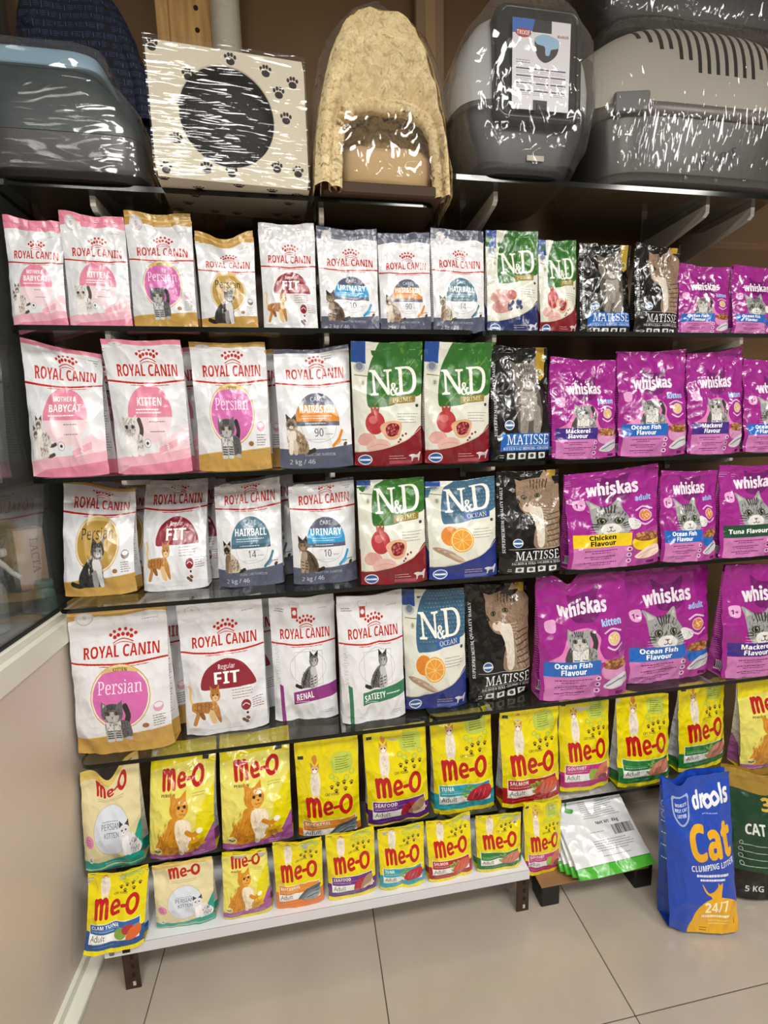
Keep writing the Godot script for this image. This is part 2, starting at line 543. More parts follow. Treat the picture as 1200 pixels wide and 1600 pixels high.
# ---------------------------------------------------------------- flat print, drawn on images
class Canvas:
	var im: Image
	var s := 2.0
	var o := Vector2.ZERO      # origin and scale of what is being drawn
	var k := Vector2.ONE
	var rng := RandomNumberGenerator.new()
	static var glyphs := {}
	static var fonts := {}

	func _init(w: float, h: float, bg: Color, sc := 2.0, sd := 1):
		s = sc
		im = Image.create(int(w * s), int(h * s), false, Image.FORMAT_RGB8)
		im.fill(bg)
		rng.seed = sd

	func at(x: float, y: float, sx := 1.0, sy := 0.0):
		o = Vector2(x, y)
		k = Vector2(sx, sy if sy != 0.0 else absf(sx))

	func home():
		o = Vector2.ZERO
		k = Vector2.ONE

	func rect(x: float, y: float, w: float, h: float, c: Color):
		poly([x, y, x + w, y, x + w, y + h, x, y + h], c)

	func pts(a: Array) -> PackedVector2Array:
		var p := PackedVector2Array()
		for i in range(0, a.size(), 2):
			p.append(Vector2(a[i], a[i + 1]))
		return p

	func poly(a: Array, c: Color):
		fill([pts(a)], c)

	func smooth(p: PackedVector2Array, closed := true, n := 6) -> PackedVector2Array:
		var q := PackedVector2Array()
		var m := p.size()
		var last := m if closed else m - 1
		for i in last:
			var a := p[(i - 1 + m) % m] if closed or i > 0 else p[0]
			var b := p[i]
			var d := p[(i + 1) % m]
			var e := p[(i + 2) % m] if closed or i + 2 < m else p[m - 1]
			for t in n:
				q.append(b.cubic_interpolate(d, a, e, float(t) / n))
		if not closed:
			q.append(p[m - 1])
		return q

	func blob(a: Array, c: Color):
		fill([smooth(pts(a))], c)

	func ell(x: float, y: float, rx: float, ry: float, c: Color, rot := 0.0, a0 := 0.0, a1 := TAU):
		var p := PackedVector2Array()
		for i in 29:
			var t := lerpf(a0, a1, i / 28.0)
			p.append(Vector2(x, y) + Vector2(cos(t) * rx, sin(t) * ry).rotated(rot))
		fill([p], c)

	func line(a: Array, w: float, c: Color, curved := true, closed := false):
		var p := pts(a)
		if curved and p.size() > 2:
			p = smooth(p, closed, 5)
		if closed:
			p.append(p[0])
		for i in p.size() - 1:
			var d := (p[i + 1] - p[i]).normalized().orthogonal() * w / 2
			fill([PackedVector2Array([p[i] + d, p[i + 1] + d, p[i + 1] - d, p[i] - d])], c)
			if w > 1.6:
				ell(p[i].x, p[i].y, w / 2, w / 2, c)
		if w > 1.6:
			ell(p[p.size() - 1].x, p[p.size() - 1].y, w / 2, w / 2, c)

	# fur: short strokes scattered in an ellipse
	func fur(x: float, y: float, rx: float, ry: float, n: int, ln: float, ang: float, w: float, c: Color, c2: Color):
		for i in n:
			var r := sqrt(rng.randf())
			var t := rng.randf() * TAU
			var p := Vector2(x + cos(t) * r * rx, y + sin(t) * r * ry)
			var d := Vector2.from_angle(ang + rng.randf_range(-0.5, 0.5)) * ln * rng.randf_range(0.5, 1.2)
			var nn := d.normalized().orthogonal() * w / 2
			fill([PackedVector2Array([p - d / 2, p + nn, p + d / 2, p - nn])], c.lerp(c2, rng.randf()))

	# rows of print too small to read
	func small(x: float, y: float, w: float, n: int, dy: float, c: Color, h := 1.2):
		for j in n:
			var q := x
			var e := x + w * rng.randf_range(0.75, 1.0)
			while q < e:
				var l := rng.randf_range(2.0, 7.0)
				rect(q, y + j * dy, minf(l, e - q), h, c)
				q += l + 1.2

	func fill(cs: Array, c: Color):
		var e := []
		var lo := INF
		var hi := -INF
		for p: PackedVector2Array in cs:
			var m := p.size()
			for i in m:
				var a := (o + p[i] * k) * s
				var b := (o + p[(i + 1) % m] * k) * s
				if absf(a.y - b.y) < 0.001:
					continue
				if a.y < b.y:
					e.append([a.y, b.y, a.x, (b.x - a.x) / (b.y - a.y)])
				else:
					e.append([b.y, a.y, b.x, (a.x - b.x) / (a.y - b.y)])
				lo = minf(lo, minf(a.y, b.y))
				hi = maxf(hi, maxf(a.y, b.y))
		if e.is_empty():
			return
		for y in range(maxi(0, floori(lo)), mini(im.get_height(), ceili(hi))):
			var yc := y + 0.5
			var xs := []
			for g in e:
				if g[0] <= yc and yc < g[1]:
					xs.append(g[2] + (yc - g[0]) * g[3])
			xs.sort()
			for i in range(0, xs.size() - 1, 2):
				var x0 := roundi(xs[i])
				var x1 := roundi(xs[i + 1])
				if x1 > x0:
					im.fill_rect(Rect2i(x0, y, x1 - x0, 1), c)

	static func font(f: String) -> RID:
		if not fonts.has(f):
			var sf := SystemFont.new()
			sf.font_names = PackedStringArray(["Droid Serif" if f[0] == "s" else "Droid Sans"])
			sf.font_weight = 700 if f.ends_with("b") else 400
			fonts[f] = sf
		return fonts[f].get_rids()[0]

	static func glyph(f: String, ch: String) -> Array:
		var key := f + ch
		if not glyphs.has(key):
			var ts := TextServerManager.get_primary_interface()
			var rid := font(f)
			var gi := ts.font_get_glyph_index(rid, 64, ch.unicode_at(0), 0)
			var d: Dictionary = ts.font_get_glyph_contours(rid, 64, gi)
			var out := []
			if d.has("contours"):
				var a := 0
				for b: int in d.contours:
					var p := PackedVector2Array()
					for i in range(a, b + 1):
						p.append(Vector2(d.points[i].x, d.points[i].y) / 64.0)
					out.append(p)
					a = b + 1
			glyphs[key] = [ts.font_get_glyph_advance(rid, 64, gi).x / 64.0, out]
		return glyphs[key]

	# x: middle; y: baseline; w: width to fill (0: natural); h: height of the type; sag bends the line
	func text(t: String, x: float, y: float, h: float, c: Color, w := 0.0, f := "ab", rot := 0.0, bold := 0.0, sag := 0.0, slant := 0.0):
		var total := 0.0
		for ch in t:
			total += glyph(f, ch)[0]
		var sx := h if w <= 0.0 else w / total
		var pen := -total * sx / 2
		var half := maxf(total * sx / 2, 0.001)
		for ch in t:
			var g := glyph(f, ch)
			for off in ([Vector2.ZERO] if bold <= 0.0 else [Vector2(-bold, 0), Vector2(bold, 0), Vector2(0, -bold), Vector2(0, bold)]):
				var cs := []
				for p: PackedVector2Array in g[1]:
					var q := PackedVector2Array()
					for v in p:
						var z: Vector2 = Vector2(pen + v.x * sx - v.y * h * slant, v.y * h) + off
						z.y += sag * (1.0 - pow(z.x / half, 2.0))
						q.append(Vector2(x, y) + z.rotated(rot))
					cs.append(q)
				fill(cs, c)
			pen += g[0] * sx

	# print of a photograph: no hard outlines
	func soften(x: float, y: float, w: float, h: float, f := 2.6):
		var r := Rect2i(int(x * s), int(y * s), int(w * s), int(h * s)).intersection(Rect2i(0, 0, im.get_width(), im.get_height()))
		if r.size.x < 8 or r.size.y < 8:
			return
		var a := im.get_region(r)
		a.resize(int(r.size.x / f), int(r.size.y / f), Image.INTERPOLATE_LANCZOS)
		a.resize(r.size.x, r.size.y, Image.INTERPOLATE_CUBIC)
		im.blit_rect(a, Rect2i(Vector2i.ZERO, r.size), r.position)

	func tex() -> ImageTexture:
		return ImageTexture.create_from_image(im)

# ---------------------------------------------------------------- cats printed on the packs (100 x 100 units each)
# p: coat, chest, face, mark, eye
func cat_sit(c: Canvas, x: float, y: float, s: float, p: Array, flip := false, stripes := true, fluffy := false):
	c.at(x + (s if flip else 0.0), y, (-s if flip else s) / 100.0, s / 100.0)
	c.line([70, 92, 88, 95, 104, 90], 11.0, p[3])
	c.blob([32, 34, 22, 58, 20, 84, 24, 98, 60, 99, 82, 97, 86, 80, 76, 60, 58, 42], p[0])
	if fluffy:
		c.fur(40, 60, 24, 34, 60, 16, 1.4, 3.0, p[1], p[0])
	c.fur(62, 74, 20, 22, 70, 12, 1.9, 2.2, p[0], p[3])
	c.blob([28, 40, 22, 62, 30, 78, 42, 70, 46, 44], p[1])
	c.blob([24, 62, 21, 96, 33, 98, 35, 66], p[1])
	c.blob([37, 64, 37, 97, 49, 99, 49, 70], p[1].lerp(p[0], 0.4))
	if stripes:
		for i in 5:
			c.line([54 + i * 5, 48 + i * 7, 62 + i * 4, 56 + i * 8, 60 + i * 4, 66 + i * 8], 2.6, p[3])
		for i in 3:
			c.line([25, 68 + i * 9, 32, 70 + i * 9], 2.0, p[3])
			c.line([39, 72 + i * 8, 47, 74 + i * 8], 2.0, p[3])
	c.poly([17, 18, 15, -4, 31, 9], p[3])
	c.poly([34, 8, 47, -4, 49, 19], p[3])
	c.ell(32, 24, 18, 16, p[0])
	c.fur(32, 22, 15, 13, 50, 7, -1.5, 1.8, p[0], p[2])
	c.ell(30, 27, 12, 11, p[2])
	c.fur(32, 36, 15, 7, 26, 8, 1.5, 1.8, p[1], p[2])
	if stripes:
		for i in 4:
			c.line([24 + i * 5, 9, 26 + i * 4, 16], 1.8, p[3])
	c.ell(25, 23, 2.8, 2.2, p[4])
	c.ell(38, 23, 2.8, 2.2, p[4])
	c.ell(25, 23, 1.4, 2.4, Color(0.03, 0.03, 0.03))
	c.ell(38, 23, 1.4, 2.4, Color(0.03, 0.03, 0.03))
	c.ell(30, 31, 6, 4, p[1])
	c.poly([28, 29, 33, 29, 30.5, 32], Color(0.45, 0.24, 0.22))
	c.home()
	c.soften(x - s * 0.1, y - s * 0.06, s * 1.2, s * 1.1, 3.2)

# a kitten seen from the front, on four feet
func cat_front(c: Canvas, x: float, y: float, s: float, p: Array, stripes := true):
	c.at(x, y, s / 100.0)
	c.line([72, 62, 82, 36, 76, 12], 13.0, p[3])
	c.blob([28, 46, 22, 68, 26, 86, 60, 92, 84, 90, 86, 62, 74, 46], p[0])
	c.fur(64, 68, 20, 20, 60, 12, 1.5, 2.4, p[0], p[3])
	for q in [24.0, 44.0]:
		c.blob([q, 60, q - 2, 96, q + 5, 100, q + 16, 99, q + 16, 62], p[1].lerp(p[0], 0.35))
		c.ell(q + 7, 97, 9, 4.5, p[1])
	c.ell(76, 95, 9, 5, p[1].lerp(p[0], 0.3))
	c.blob([26, 46, 28, 70, 44, 76, 58, 68, 60, 46], p[1])
	c.fur(43, 60, 16, 14, 40, 9, 1.5, 2.0, p[1], p[0])
	if stripes:
		for i in 4:
			c.line([26, 72 + i * 6, 39, 73 + i * 6], 2.0, p[3])
			c.line([46, 72 + i * 6, 58, 73 + i * 6], 2.0, p[3])
	c.poly([14, 22, 16, -2, 34, 10], p[0])
	c.poly([50, 10, 68, -2, 70, 22], p[0])
	c.poly([19, 14, 20, 3, 29, 10], p[2])
	c.ell(42, 28, 28, 24, p[0])
	c.fur(42, 26, 24, 20, 90, 8, -1.5, 2.0, p[0], p[3])
	c.ell(42, 36, 17, 13, p[2])
	c.fur(42, 44, 22, 8, 40, 9, 1.5, 1.8, p[1], p[2])
	if stripes:
		for i in 5:
			c.line([32 + i * 5, 6, 34 + i * 4, 17], 2.2, p[3])
	for q in [31.0, 53.0]:
		c.ell(q, 28, 5.5, 4.6, Color(0.05, 0.05, 0.05))
		c.ell(q, 28, 4.2, 3.8, p[4])
		c.ell(q, 28, 2.0, 3.2, Color(0.02, 0.02, 0.02))
	c.poly([39, 36, 45, 36, 42, 39.5], Color(0.5, 0.3, 0.28))
	c.line([42, 39, 42, 42], 1.2, p[3])
	c.home()
	c.soften(x, y - s * 0.05, s, s * 1.1)

func cat_walk(c: Canvas, x: float, y: float, s: float):
	c.at(x, y, s / 100.0)
	var a := Color(0.74, 0.51, 0.26)
	var d := Color(0.55, 0.35, 0.15)
	var l := Color(0.9, 0.76, 0.54)
	c.line([10, 48, 2, 30, 4, 8, 0, 0], 8.0, l)
	c.blob([8, 44, 6, 60, 18, 68, 12, 84, 8, 98, 18, 99, 26, 82, 36, 66, 58, 68, 74, 64, 84, 44, 70, 36, 30, 38], a)
	c.blob([26, 62, 34, 80, 42, 84, 46, 80, 40, 64], d)
	c.blob([58, 60, 60, 84, 66, 98, 78, 99, 76, 74, 80, 56], l)
	c.blob([72, 56, 80, 84, 88, 98, 92, 88, 86, 48], a)
	c.fur(44, 52, 34, 13, 90, 10, 0.2, 2.4, a, d)
	c.fur(76, 48, 8, 18, 40, 8, 1.5, 2.0, l, a)
	c.poly([66, 14, 64, -6, 76, 6], a)
	c.poly([80, 6, 92, -8, 92, 16], a)
	c.ell(79, 20, 15, 17, a)
	c.ell(79, 28, 9, 8, l)
	for i in 4:
		c.line([71 + i * 5, 4, 72 + i * 5, 14], 2.0, d)
		c.line([24 + i * 12, 40, 22 + i * 12, 60], 2.6, d)
	c.ell(73, 19, 2.6, 2.4, Color(0.25, 0.2, 0.05))
	c.ell(86, 19, 2.6, 2.4, Color(0.25, 0.2, 0.05))
	c.poly([77, 26, 82, 26, 79.5, 29], Color(0.5, 0.25, 0.2))
	c.home()
	c.soften(x - s * 0.08, y - s * 0.02, s * 1.1, s * 1.05)

# the head of a silver tabby looking over an edge, paws up
func cat_face(c: Canvas, x: float, y: float, s: float, p: Array):
	c.at(x, y, s / 100.0)
	c.blob([6, 8, 2, -12, 30, 6, 46, 4, 66, -14, 70, 12, 82, 36, 80, 62, 58, 76, 34, 76, 14, 62, 8, 36], p[0])
	c.poly([9, 10, 8, -6, 22, 6], p[2])
	c.poly([58, 4, 65, -8, 67, 10], p[2])
	c.fur(44, 34, 32, 32, 120, 10, -1.3, 2.2, p[0], p[3])
	c.ell(44, 58, 20, 14, p[1])
	c.fur(44, 62, 24, 10, 40, 9, 1.5, 1.6, p[1], p[2])
	for i in 5:
		c.line([28 + i * 7, 4, 32 + i * 5, 20], 2.8, p[3])
	for i in 3:
		c.line([8, 44 + i * 6, 20, 46 + i * 5], 2.2, p[3])
		c.line([80, 42 + i * 6, 68, 46 + i * 5], 2.2, p[3])
	for q in [27.0, 60.0]:
		c.ell(q, 38, 8.5, 7.5, Color(0.05, 0.05, 0.05))
		c.ell(q, 38, 6.5, 6.2, p[4])
		c.ell(q, 38, 3.6, 5.4, Color(0.02, 0.02, 0.02))
		c.ell(q + 2, 36, 1.3, 1.3, Color(0.95, 0.95, 0.95))
	c.poly([39, 52, 49, 52, 44, 57], Color(0.55, 0.36, 0.36))
	c.line([44, 57, 44, 60.5], 1.3, p[3])
	c.line([44, 60.5, 40, 63.5, 35, 61.5], 1.3, p[3])
	c.line([44, 60.5, 48, 63.5, 53, 61.5], 1.3, p[3])
	for i in 3:
		c.line([30, 58 + i * 3, 4, 54 + i * 6], 0.8, p[1], false)
		c.line([58, 58 + i * 3, 86, 54 + i * 6], 0.8, p[1], false)
	c.blob([6, 74, 4, 84, 22, 86, 24, 76], p[1])
	c.blob([78, 40, 86, 34, 104, 44, 100, 58, 84, 60], p[1])
	c.fur(92, 48, 9, 9, 14, 7, 0.6, 2, p[1], p[0])
	c.home()
	c.soften(x - s * 0.04, y - s * 0.16, s * 1.14, s * 1.06)

func col(h: int) -> Color:
	return Color.hex((h << 8) | 255)

var SILVER := [Color(0.6, 0.6, 0.6), Color(0.88, 0.88, 0.87), Color(0.75, 0.74, 0.72), Color(0.2, 0.2, 0.2), Color(0.5, 0.55, 0.4)]
var GREYCAT := [Color(0.38, 0.38, 0.39), Color(0.82, 0.82, 0.82), Color(0.7, 0.69, 0.68), Color(0.16, 0.16, 0.17), Color(0.55, 0.4, 0.15)]
var TABBY := [Color(0.36, 0.29, 0.22), Color(0.68, 0.61, 0.52), Color(0.55, 0.47, 0.38), Color(0.13, 0.1, 0.08), Color(0.55, 0.5, 0.15)]
var RAGDOLL := [Color(0.62, 0.53, 0.42), Color(0.9, 0.87, 0.82), Color(0.34, 0.27, 0.22), Color(0.22, 0.18, 0.15), Color(0.3, 0.5, 0.75)]
var SIAM := [Color(0.8, 0.75, 0.66), Color(0.5, 0.41, 0.33), Color(0.12, 0.1, 0.09), Color(0.13, 0.1, 0.09), Color(0.35, 0.55, 0.8)]
var PERSIAN := [Color(0.2, 0.19, 0.19), Color(0.86, 0.86, 0.86), Color(0.6, 0.59, 0.58), Color(0.12, 0.11, 0.11), Color(0.6, 0.4, 0.1)]
var PALECAT := [Color(0.86, 0.83, 0.8), Color(0.96, 0.95, 0.94), Color(0.5, 0.42, 0.37), Color(0.34, 0.28, 0.25), Color(0.35, 0.55, 0.75)]
var SNOWCAT := [Color(0.87, 0.86, 0.85), Color(0.96, 0.95, 0.95), Color(0.72, 0.69, 0.67), Color(0.3, 0.28, 0.27), Color(0.4, 0.48, 0.55)]
var ORANGECAT := [Color(0.82, 0.55, 0.14), Color(0.95, 0.9, 0.8), Color(0.88, 0.64, 0.26), Color(0.68, 0.42, 0.09), Color(0.5, 0.4, 0.1)]

func side_print(c: Canvas, bg: Color, ink: Color, low: Color, top: Color):
	c.rect(200, 0, 40, 300, bg)
	c.small(205, 60, 30, 30, 6.2, ink, 1.6)
	c.rect(200, 262, 40, 38, low)
	c.rect(200, 0, 40, 30, top)

# ---------------------------------------------------------------- white packs with the red crown
func art_crown(kind: String) -> ImageTexture:
	var white := Color(0.9, 0.905, 0.92)
	var c := Canvas.new(240, 300, white, 2.0, kind.hash())
	var red := Color(0.74, 0.09, 0.07)
	var band: Color = {"babycat": col(0xe88aa2), "kitten": col(0xe88aa2), "persian_kitten": col(0xc39a4f), "persian": col(0xc39a4f), "urinary": col(0x565b70), "skin": col(0x565b70), "hairball": col(0x565b70), "fit": col(0xdedde0), "renal": white, "satiety": white}[kind]
	var vet := kind in ["renal", "satiety"]
	var pinkish := kind in ["babycat", "kitten"]
	side_print(c, white, Color(0.5, 0.5, 0.52), band if kind != "fit" else white, band)
	# top band with a wavy lower edge
	if not vet:
		c.poly([0, 0, 200, 0, 200, 34, 160, 27, 110, 30, 60, 26, 0, 36], band)
	if kind in ["persian", "persian_kitten"]:
		c.poly([0, 10, 200, 16, 200, 22, 0, 15], col(0xd9b772))
	if kind in ["kitten", "persian_kitten", "hairball", "urinary", "fit"]:
		c.ell(34, 28, 19, 19, Color(0.85, 0.84, 0.85))
		c.ell(34, 28, 17, 17, Color(0.7, 0.69, 0.7))
		c.ell(34, 28, 15.5, 15.5, Color(0.88, 0.87, 0.88))
		c.text("S", 34, 33, 15, Color(0.68, 0.67, 0.69))
	if vet:
		c.ell(76, 30, 15, 15, Color(0.78, 0.78, 0.8))
		c.ell(76, 30, 13, 13, white)
		c.rect(67, 38, 18, 26, col(0xb4362f))
		c.ell(76, 51, 6, 6, white)
		c.small(12, 42, 34, 2, 5, Color(0.5, 0.5, 0.5), 2)
	c.small(150, 44, 34, 1, 4, Color(0.65, 0.62, 0.6), 1.4)
	# crown of dots
	var cx := 110.0
	var cy := 78.0
	for i in 6:
		var a := lerpf(-PI * 0.83, -PI * 0.17, i / 5.0)
		c.ell(cx + cos(a) * 30, cy + 2 + sin(a) * 22, 3.5, 3.3, red)
	for i in 5:
		var a := lerpf(-PI * 0.8, -PI * 0.2, i / 4.0)
		c.ell(cx + cos(a) * 21, cy + 3 + sin(a) * 13, 3.9, 3.9, red)
	for r in [1.0, 0.7]:
		c.line([cx - 20, cy + 6, cx - 10, cy + 6 - 5 * r, cx, cy + 6 - 7 * r, cx + 10, cy + 6 - 5 * r, cx + 20, cy + 6], 1.9 * r, red)
		cy += 4
	c.text("ROYAL CANIN", 106, 112, 31, red, 158, "ab", 0.0, 0.0, -1.0)
	c.line([0, 119, 50, 123, 100, 125, 150, 123, 200, 119], 3.6, red)
	c.line([60, 128.5, 110, 129.5, 160, 128], 1.2, red)
	if pinkish:
		c.poly([0, 268, 50, 262, 120, 258, 200, 250, 200, 300, 0, 300], col(0xf0b7c5))
		c.poly([0, 300, 40, 284, 110, 280, 200, 270, 200, 300], col(0xe58ba5))
		c.poly([120, 240, 200, 205, 200, 250, 120, 262], col(0xf5d5de))
		c.ell(104, 184, 58, 56, col(0xf3d8df))
		c.ell(104, 184, 58, 56, col(0xe58ba5), 0.0, PI * 1.0, TAU)
		c.rect(46, 184, 116, 6, col(0xe58ba5))
		if kind == "babycat":
			c.text("MOTHER &", 104, 154, 14, Color.WHITE, 60)
			c.text("BABYCAT", 104, 174, 20, Color.WHITE, 88)
			c.small(60, 180, 88, 1, 5, Color.WHITE, 2.4)
			cat_sit(c, 4, 200, 62, PALECAT, false, false, true)
			cat_sit(c, 14, 182, 60, PALECAT, false, false, true)
		else:
			c.text("KITTEN", 104, 168, 22, Color.WHITE, 66)
			c.small(68, 174, 70, 2, 6, Color.WHITE, 2.4)
			cat_front(c, 14, 186, 78, SNOWCAT, false)
		c.small(100, 198, 44, 1, 12, Color(0.45, 0.42, 0.45), 1.6)
		c.small(100, 217, 44, 1, 12, Color(0.45, 0.42, 0.45), 1.6)
		c.ell(90, 240, 9, 9, Color(0.6, 0.55, 0.57))
		c.ell(90, 240, 8, 8, white)
		c.ell(90, 240, 3.4, 3, Color(0.2, 0.2, 0.2))
		c.poly([118, 250, 170, 232, 170, 246, 118, 262], col(0xeeb2c1))
		c.text("2" if kind == "babycat" else "3", 143, 253, 15, Color(0.97, 0.92, 0.93))
	elif kind in ["persian", "persian_kitten"]:
		c.poly([0, 266, 60, 261, 120, 260, 200, 254, 200, 300, 0, 300], band)
		c.line([0, 266, 60, 261, 120, 260, 200, 254], 1.6, col(0xd9b772))
		c.poly([0, 284, 200, 276, 200, 279, 0, 287], col(0xc79b4c))
		var fillc := col(0xd46bb0) if kind == "persian_kitten" else col(0xb99646)
		c.ell(102, 186, 62, 62, col(0xc9a559))
		c.ell(102, 186, 60, 60, Color(0.93, 0.9, 0.84))
		c.ell(102, 186, 57, 57, fillc)
		c.blob([60, 142, 84, 130, 120, 130, 144, 142, 120, 138, 84, 138], col(0xd8bd76))
		if kind == "persian_kitten":
			c.text("KITTEN", 102, 138, 9, Color(0.4, 0.3, 0.1), 30)
			c.text("Persian", 102, 178, 33, Color(0.98, 0.9, 0.97), 92, "s")
			cat_front(c, 50, 192, 82, GREYCAT)
		else:
			c.text("Persian", 102, 176, 33, Color(0.2, 0.15, 0.05), 92, "a")
			cat_sit(c, 34, 176, 104, PERSIAN, true, false, true)
		c.ell(178, 212, 10, 10, col(0xd9a0b4) if kind == "persian_kitten" else Color(0.5, 0.45, 0.4))
		c.ell(178, 209, 8, 5, white)
		c.small(166, 228, 26, 5, 5, Color(0.4, 0.38, 0.36), 1.6)
		c.ell(150, 246, 7, 5, col(0x9a6a35))
		c.small(140, 258, 50, 1, 4, Color(0.55, 0.5, 0.45), 1.2)
	elif kind == "fit":
		c.poly([0, 282, 100, 278, 200, 280, 200, 300, 0, 300], Color(0.86, 0.86, 0.88))
		c.blob([44, 196, 58, 158, 104, 138, 150, 152, 178, 194, 150, 198, 80, 198], col(0x8e2233))
		c.poly([44, 192, 178, 192, 178, 198, 44, 198], col(0x8e2233))
		c.text("Regular", 108, 158, 13, Color.WHITE, 42, "a")
		c.text("FIT", 106, 188, 34, Color.WHITE, 66)
		cat_walk(c, 12, 194, 82)
		c.small(118, 203, 54, 4, 6, Color(0.6, 0.4, 0.4), 1.5)
		c.ell(150, 240, 12, 12, col(0x8e2233))
		c.line([142, 240, 150, 236, 158, 241], 2.2, white)
		c.small(166, 228, 28, 5, 5, Color(0.5, 0.3, 0.32), 1.6)
		c.ell(152, 258, 3, 3, col(0x3a2a2a))
		for q in [[142, 274], [152, 271], [148, 279]]:
			c.ell(q[0], q[1], 5.5, 4, col(0x6b4a32), 0.5)
		c.small(60, 290, 90, 1, 4, Color(0.7, 0.68, 0.68), 1.2)
	elif vet:
		var t := col(0x8d2f80) if kind == "renal" else col(0x2f7a55)
		c.poly([0, 250, 0, 300, 28, 300, 24, 236], Color(0.86, 0.87, 0.88))
		c.poly([20, 210, 32, 214, 36, 300, 24, 300], t)
		c.text("VETERINARY", 22, 165, 15, Color(0.76, 0.77, 0.79), 90, "a", -PI / 2)
		c.line([60, 160, 110, 134, 160, 158, 164, 190, 118, 216, 66, 194], 0.9, Color(0.65, 0.65, 0.68), true, true)
		c.line([72, 140, 158, 140, 158, 214, 72, 214], 0.9, Color(0.7, 0.7, 0.72), false, true)
		cat_sit(c, 78, 142, 78, [Color(0.42, 0.42, 0.42), Color(0.75, 0.75, 0.75), Color(0.6, 0.6, 0.6), Color(0.08, 0.08, 0.08), Color(0.7, 0.7, 0.7)], true)
		c.poly([64, 228, 200, 214, 200, 244, 64, 258], t)
		if kind == "renal":
			c.text("RENAL", 100, 246, 21, Color.WHITE, 56, "ab", -0.1)
		else:
			c.text("SATIETY", 102, 246, 20, Color.WHITE, 66, "ab", -0.1)
			c.small(138, 234, 54, 1, 5, Color(0.85, 0.93, 0.88), 3)
		c.small(70, 251, 50, 1, 4, Color(0.9, 0.85, 0.9), 1.6)
		c.small(160, 278, 30, 2, 5, Color(0.6, 0.6, 0.62), 1.4)
	else:
		var t: Color = {"urinary": col(0x2d98cf), "skin": col(0xdb8522), "hairball": col(0x4a7488)}[kind]
		c.poly([0, 257, 60, 261, 130, 259, 200, 251, 200, 300, 0, 300], band)
		c.text("FELINE CARE NUTRITION", 110, 274, 8, Color(0.75, 0.76, 0.8), 84, "a")
		c.text("2 kg / 46", 60, 291, 14, Color(0.8, 0.81, 0.85), 70, "a")
		var dome := [46, 202, 52, 174, 70, 152, 106, 141, 142, 152, 160, 174, 166, 202]
		c.ell(106, 202, 60, 60, band, 0.0, PI, TAU)
		c.poly([51, 178, 161, 178, 166, 202, 46, 202], t)
		c.poly([57, 168, 155, 168, 161, 178, 51, 178], t)
		if kind == "hairball":
			c.ell(106, 202, 60, 60, t, 0.0, PI, TAU)
		c.rect(46, 202, 120, 9, band if kind != "hairball" else col(0x3d5f73))
		c.text("CARE", 106, 160, 13, Color(0.93, 0.95, 0.97), 36, "a")
		c.text({"urinary": "URINARY", "skin": "HAIR&SKIN", "hairball": "HAIRBALL"}[kind], 106, 184, 22, Color.WHITE, 98)
		c.small(62, 190, 88, 2, 5, Color(0.9, 0.95, 1.0), 1.6)
		c.small(72, 205, 66, 1, 5, Color(0.85, 0.87, 0.9), 2)
		c.line([60, 211, 70, 236, 106, 246, 146, 236, 158, 211], 1.2, Color(0.7, 0.7, 0.73))
		c.text({"urinary": "10", "skin": "90", "hairball": "14"}[kind], 108, 233, 22, Color(0.25, 0.26, 0.32), 26, "a")
		c.small(126, 228, 24, 1, 4, Color(0.5, 0.5, 0.55), 1.6)
		c.small(84, 216, 50, 1, 4, Color(0.6, 0.6, 0.62), 1.2)
		c.small(80, 239, 56, 1, 4, Color(0.6, 0.6, 0.62), 1.2)
		c.line([146, 254, 162, 240, 172, 222], 7.0, t)
		c.line([158, 250, 168, 242], 5.0, t.lightened(0.3))
		c.ell(180, 250, 6, 4, col(0x4a3a2c), -0.6)
		c.small(172, 241, 16, 1, 4, Color(0.2, 0.2, 0.2), 1.8)
		match kind:
			"urinary": cat_sit(c, 6, 186, 84, TABBY)
			"skin": cat_sit(c, 8, 188, 82, RAGDOLL, false, false, true)
			"hairball": cat_sit(c, 10, 196, 70, SIAM, false, false)
	return c.tex()

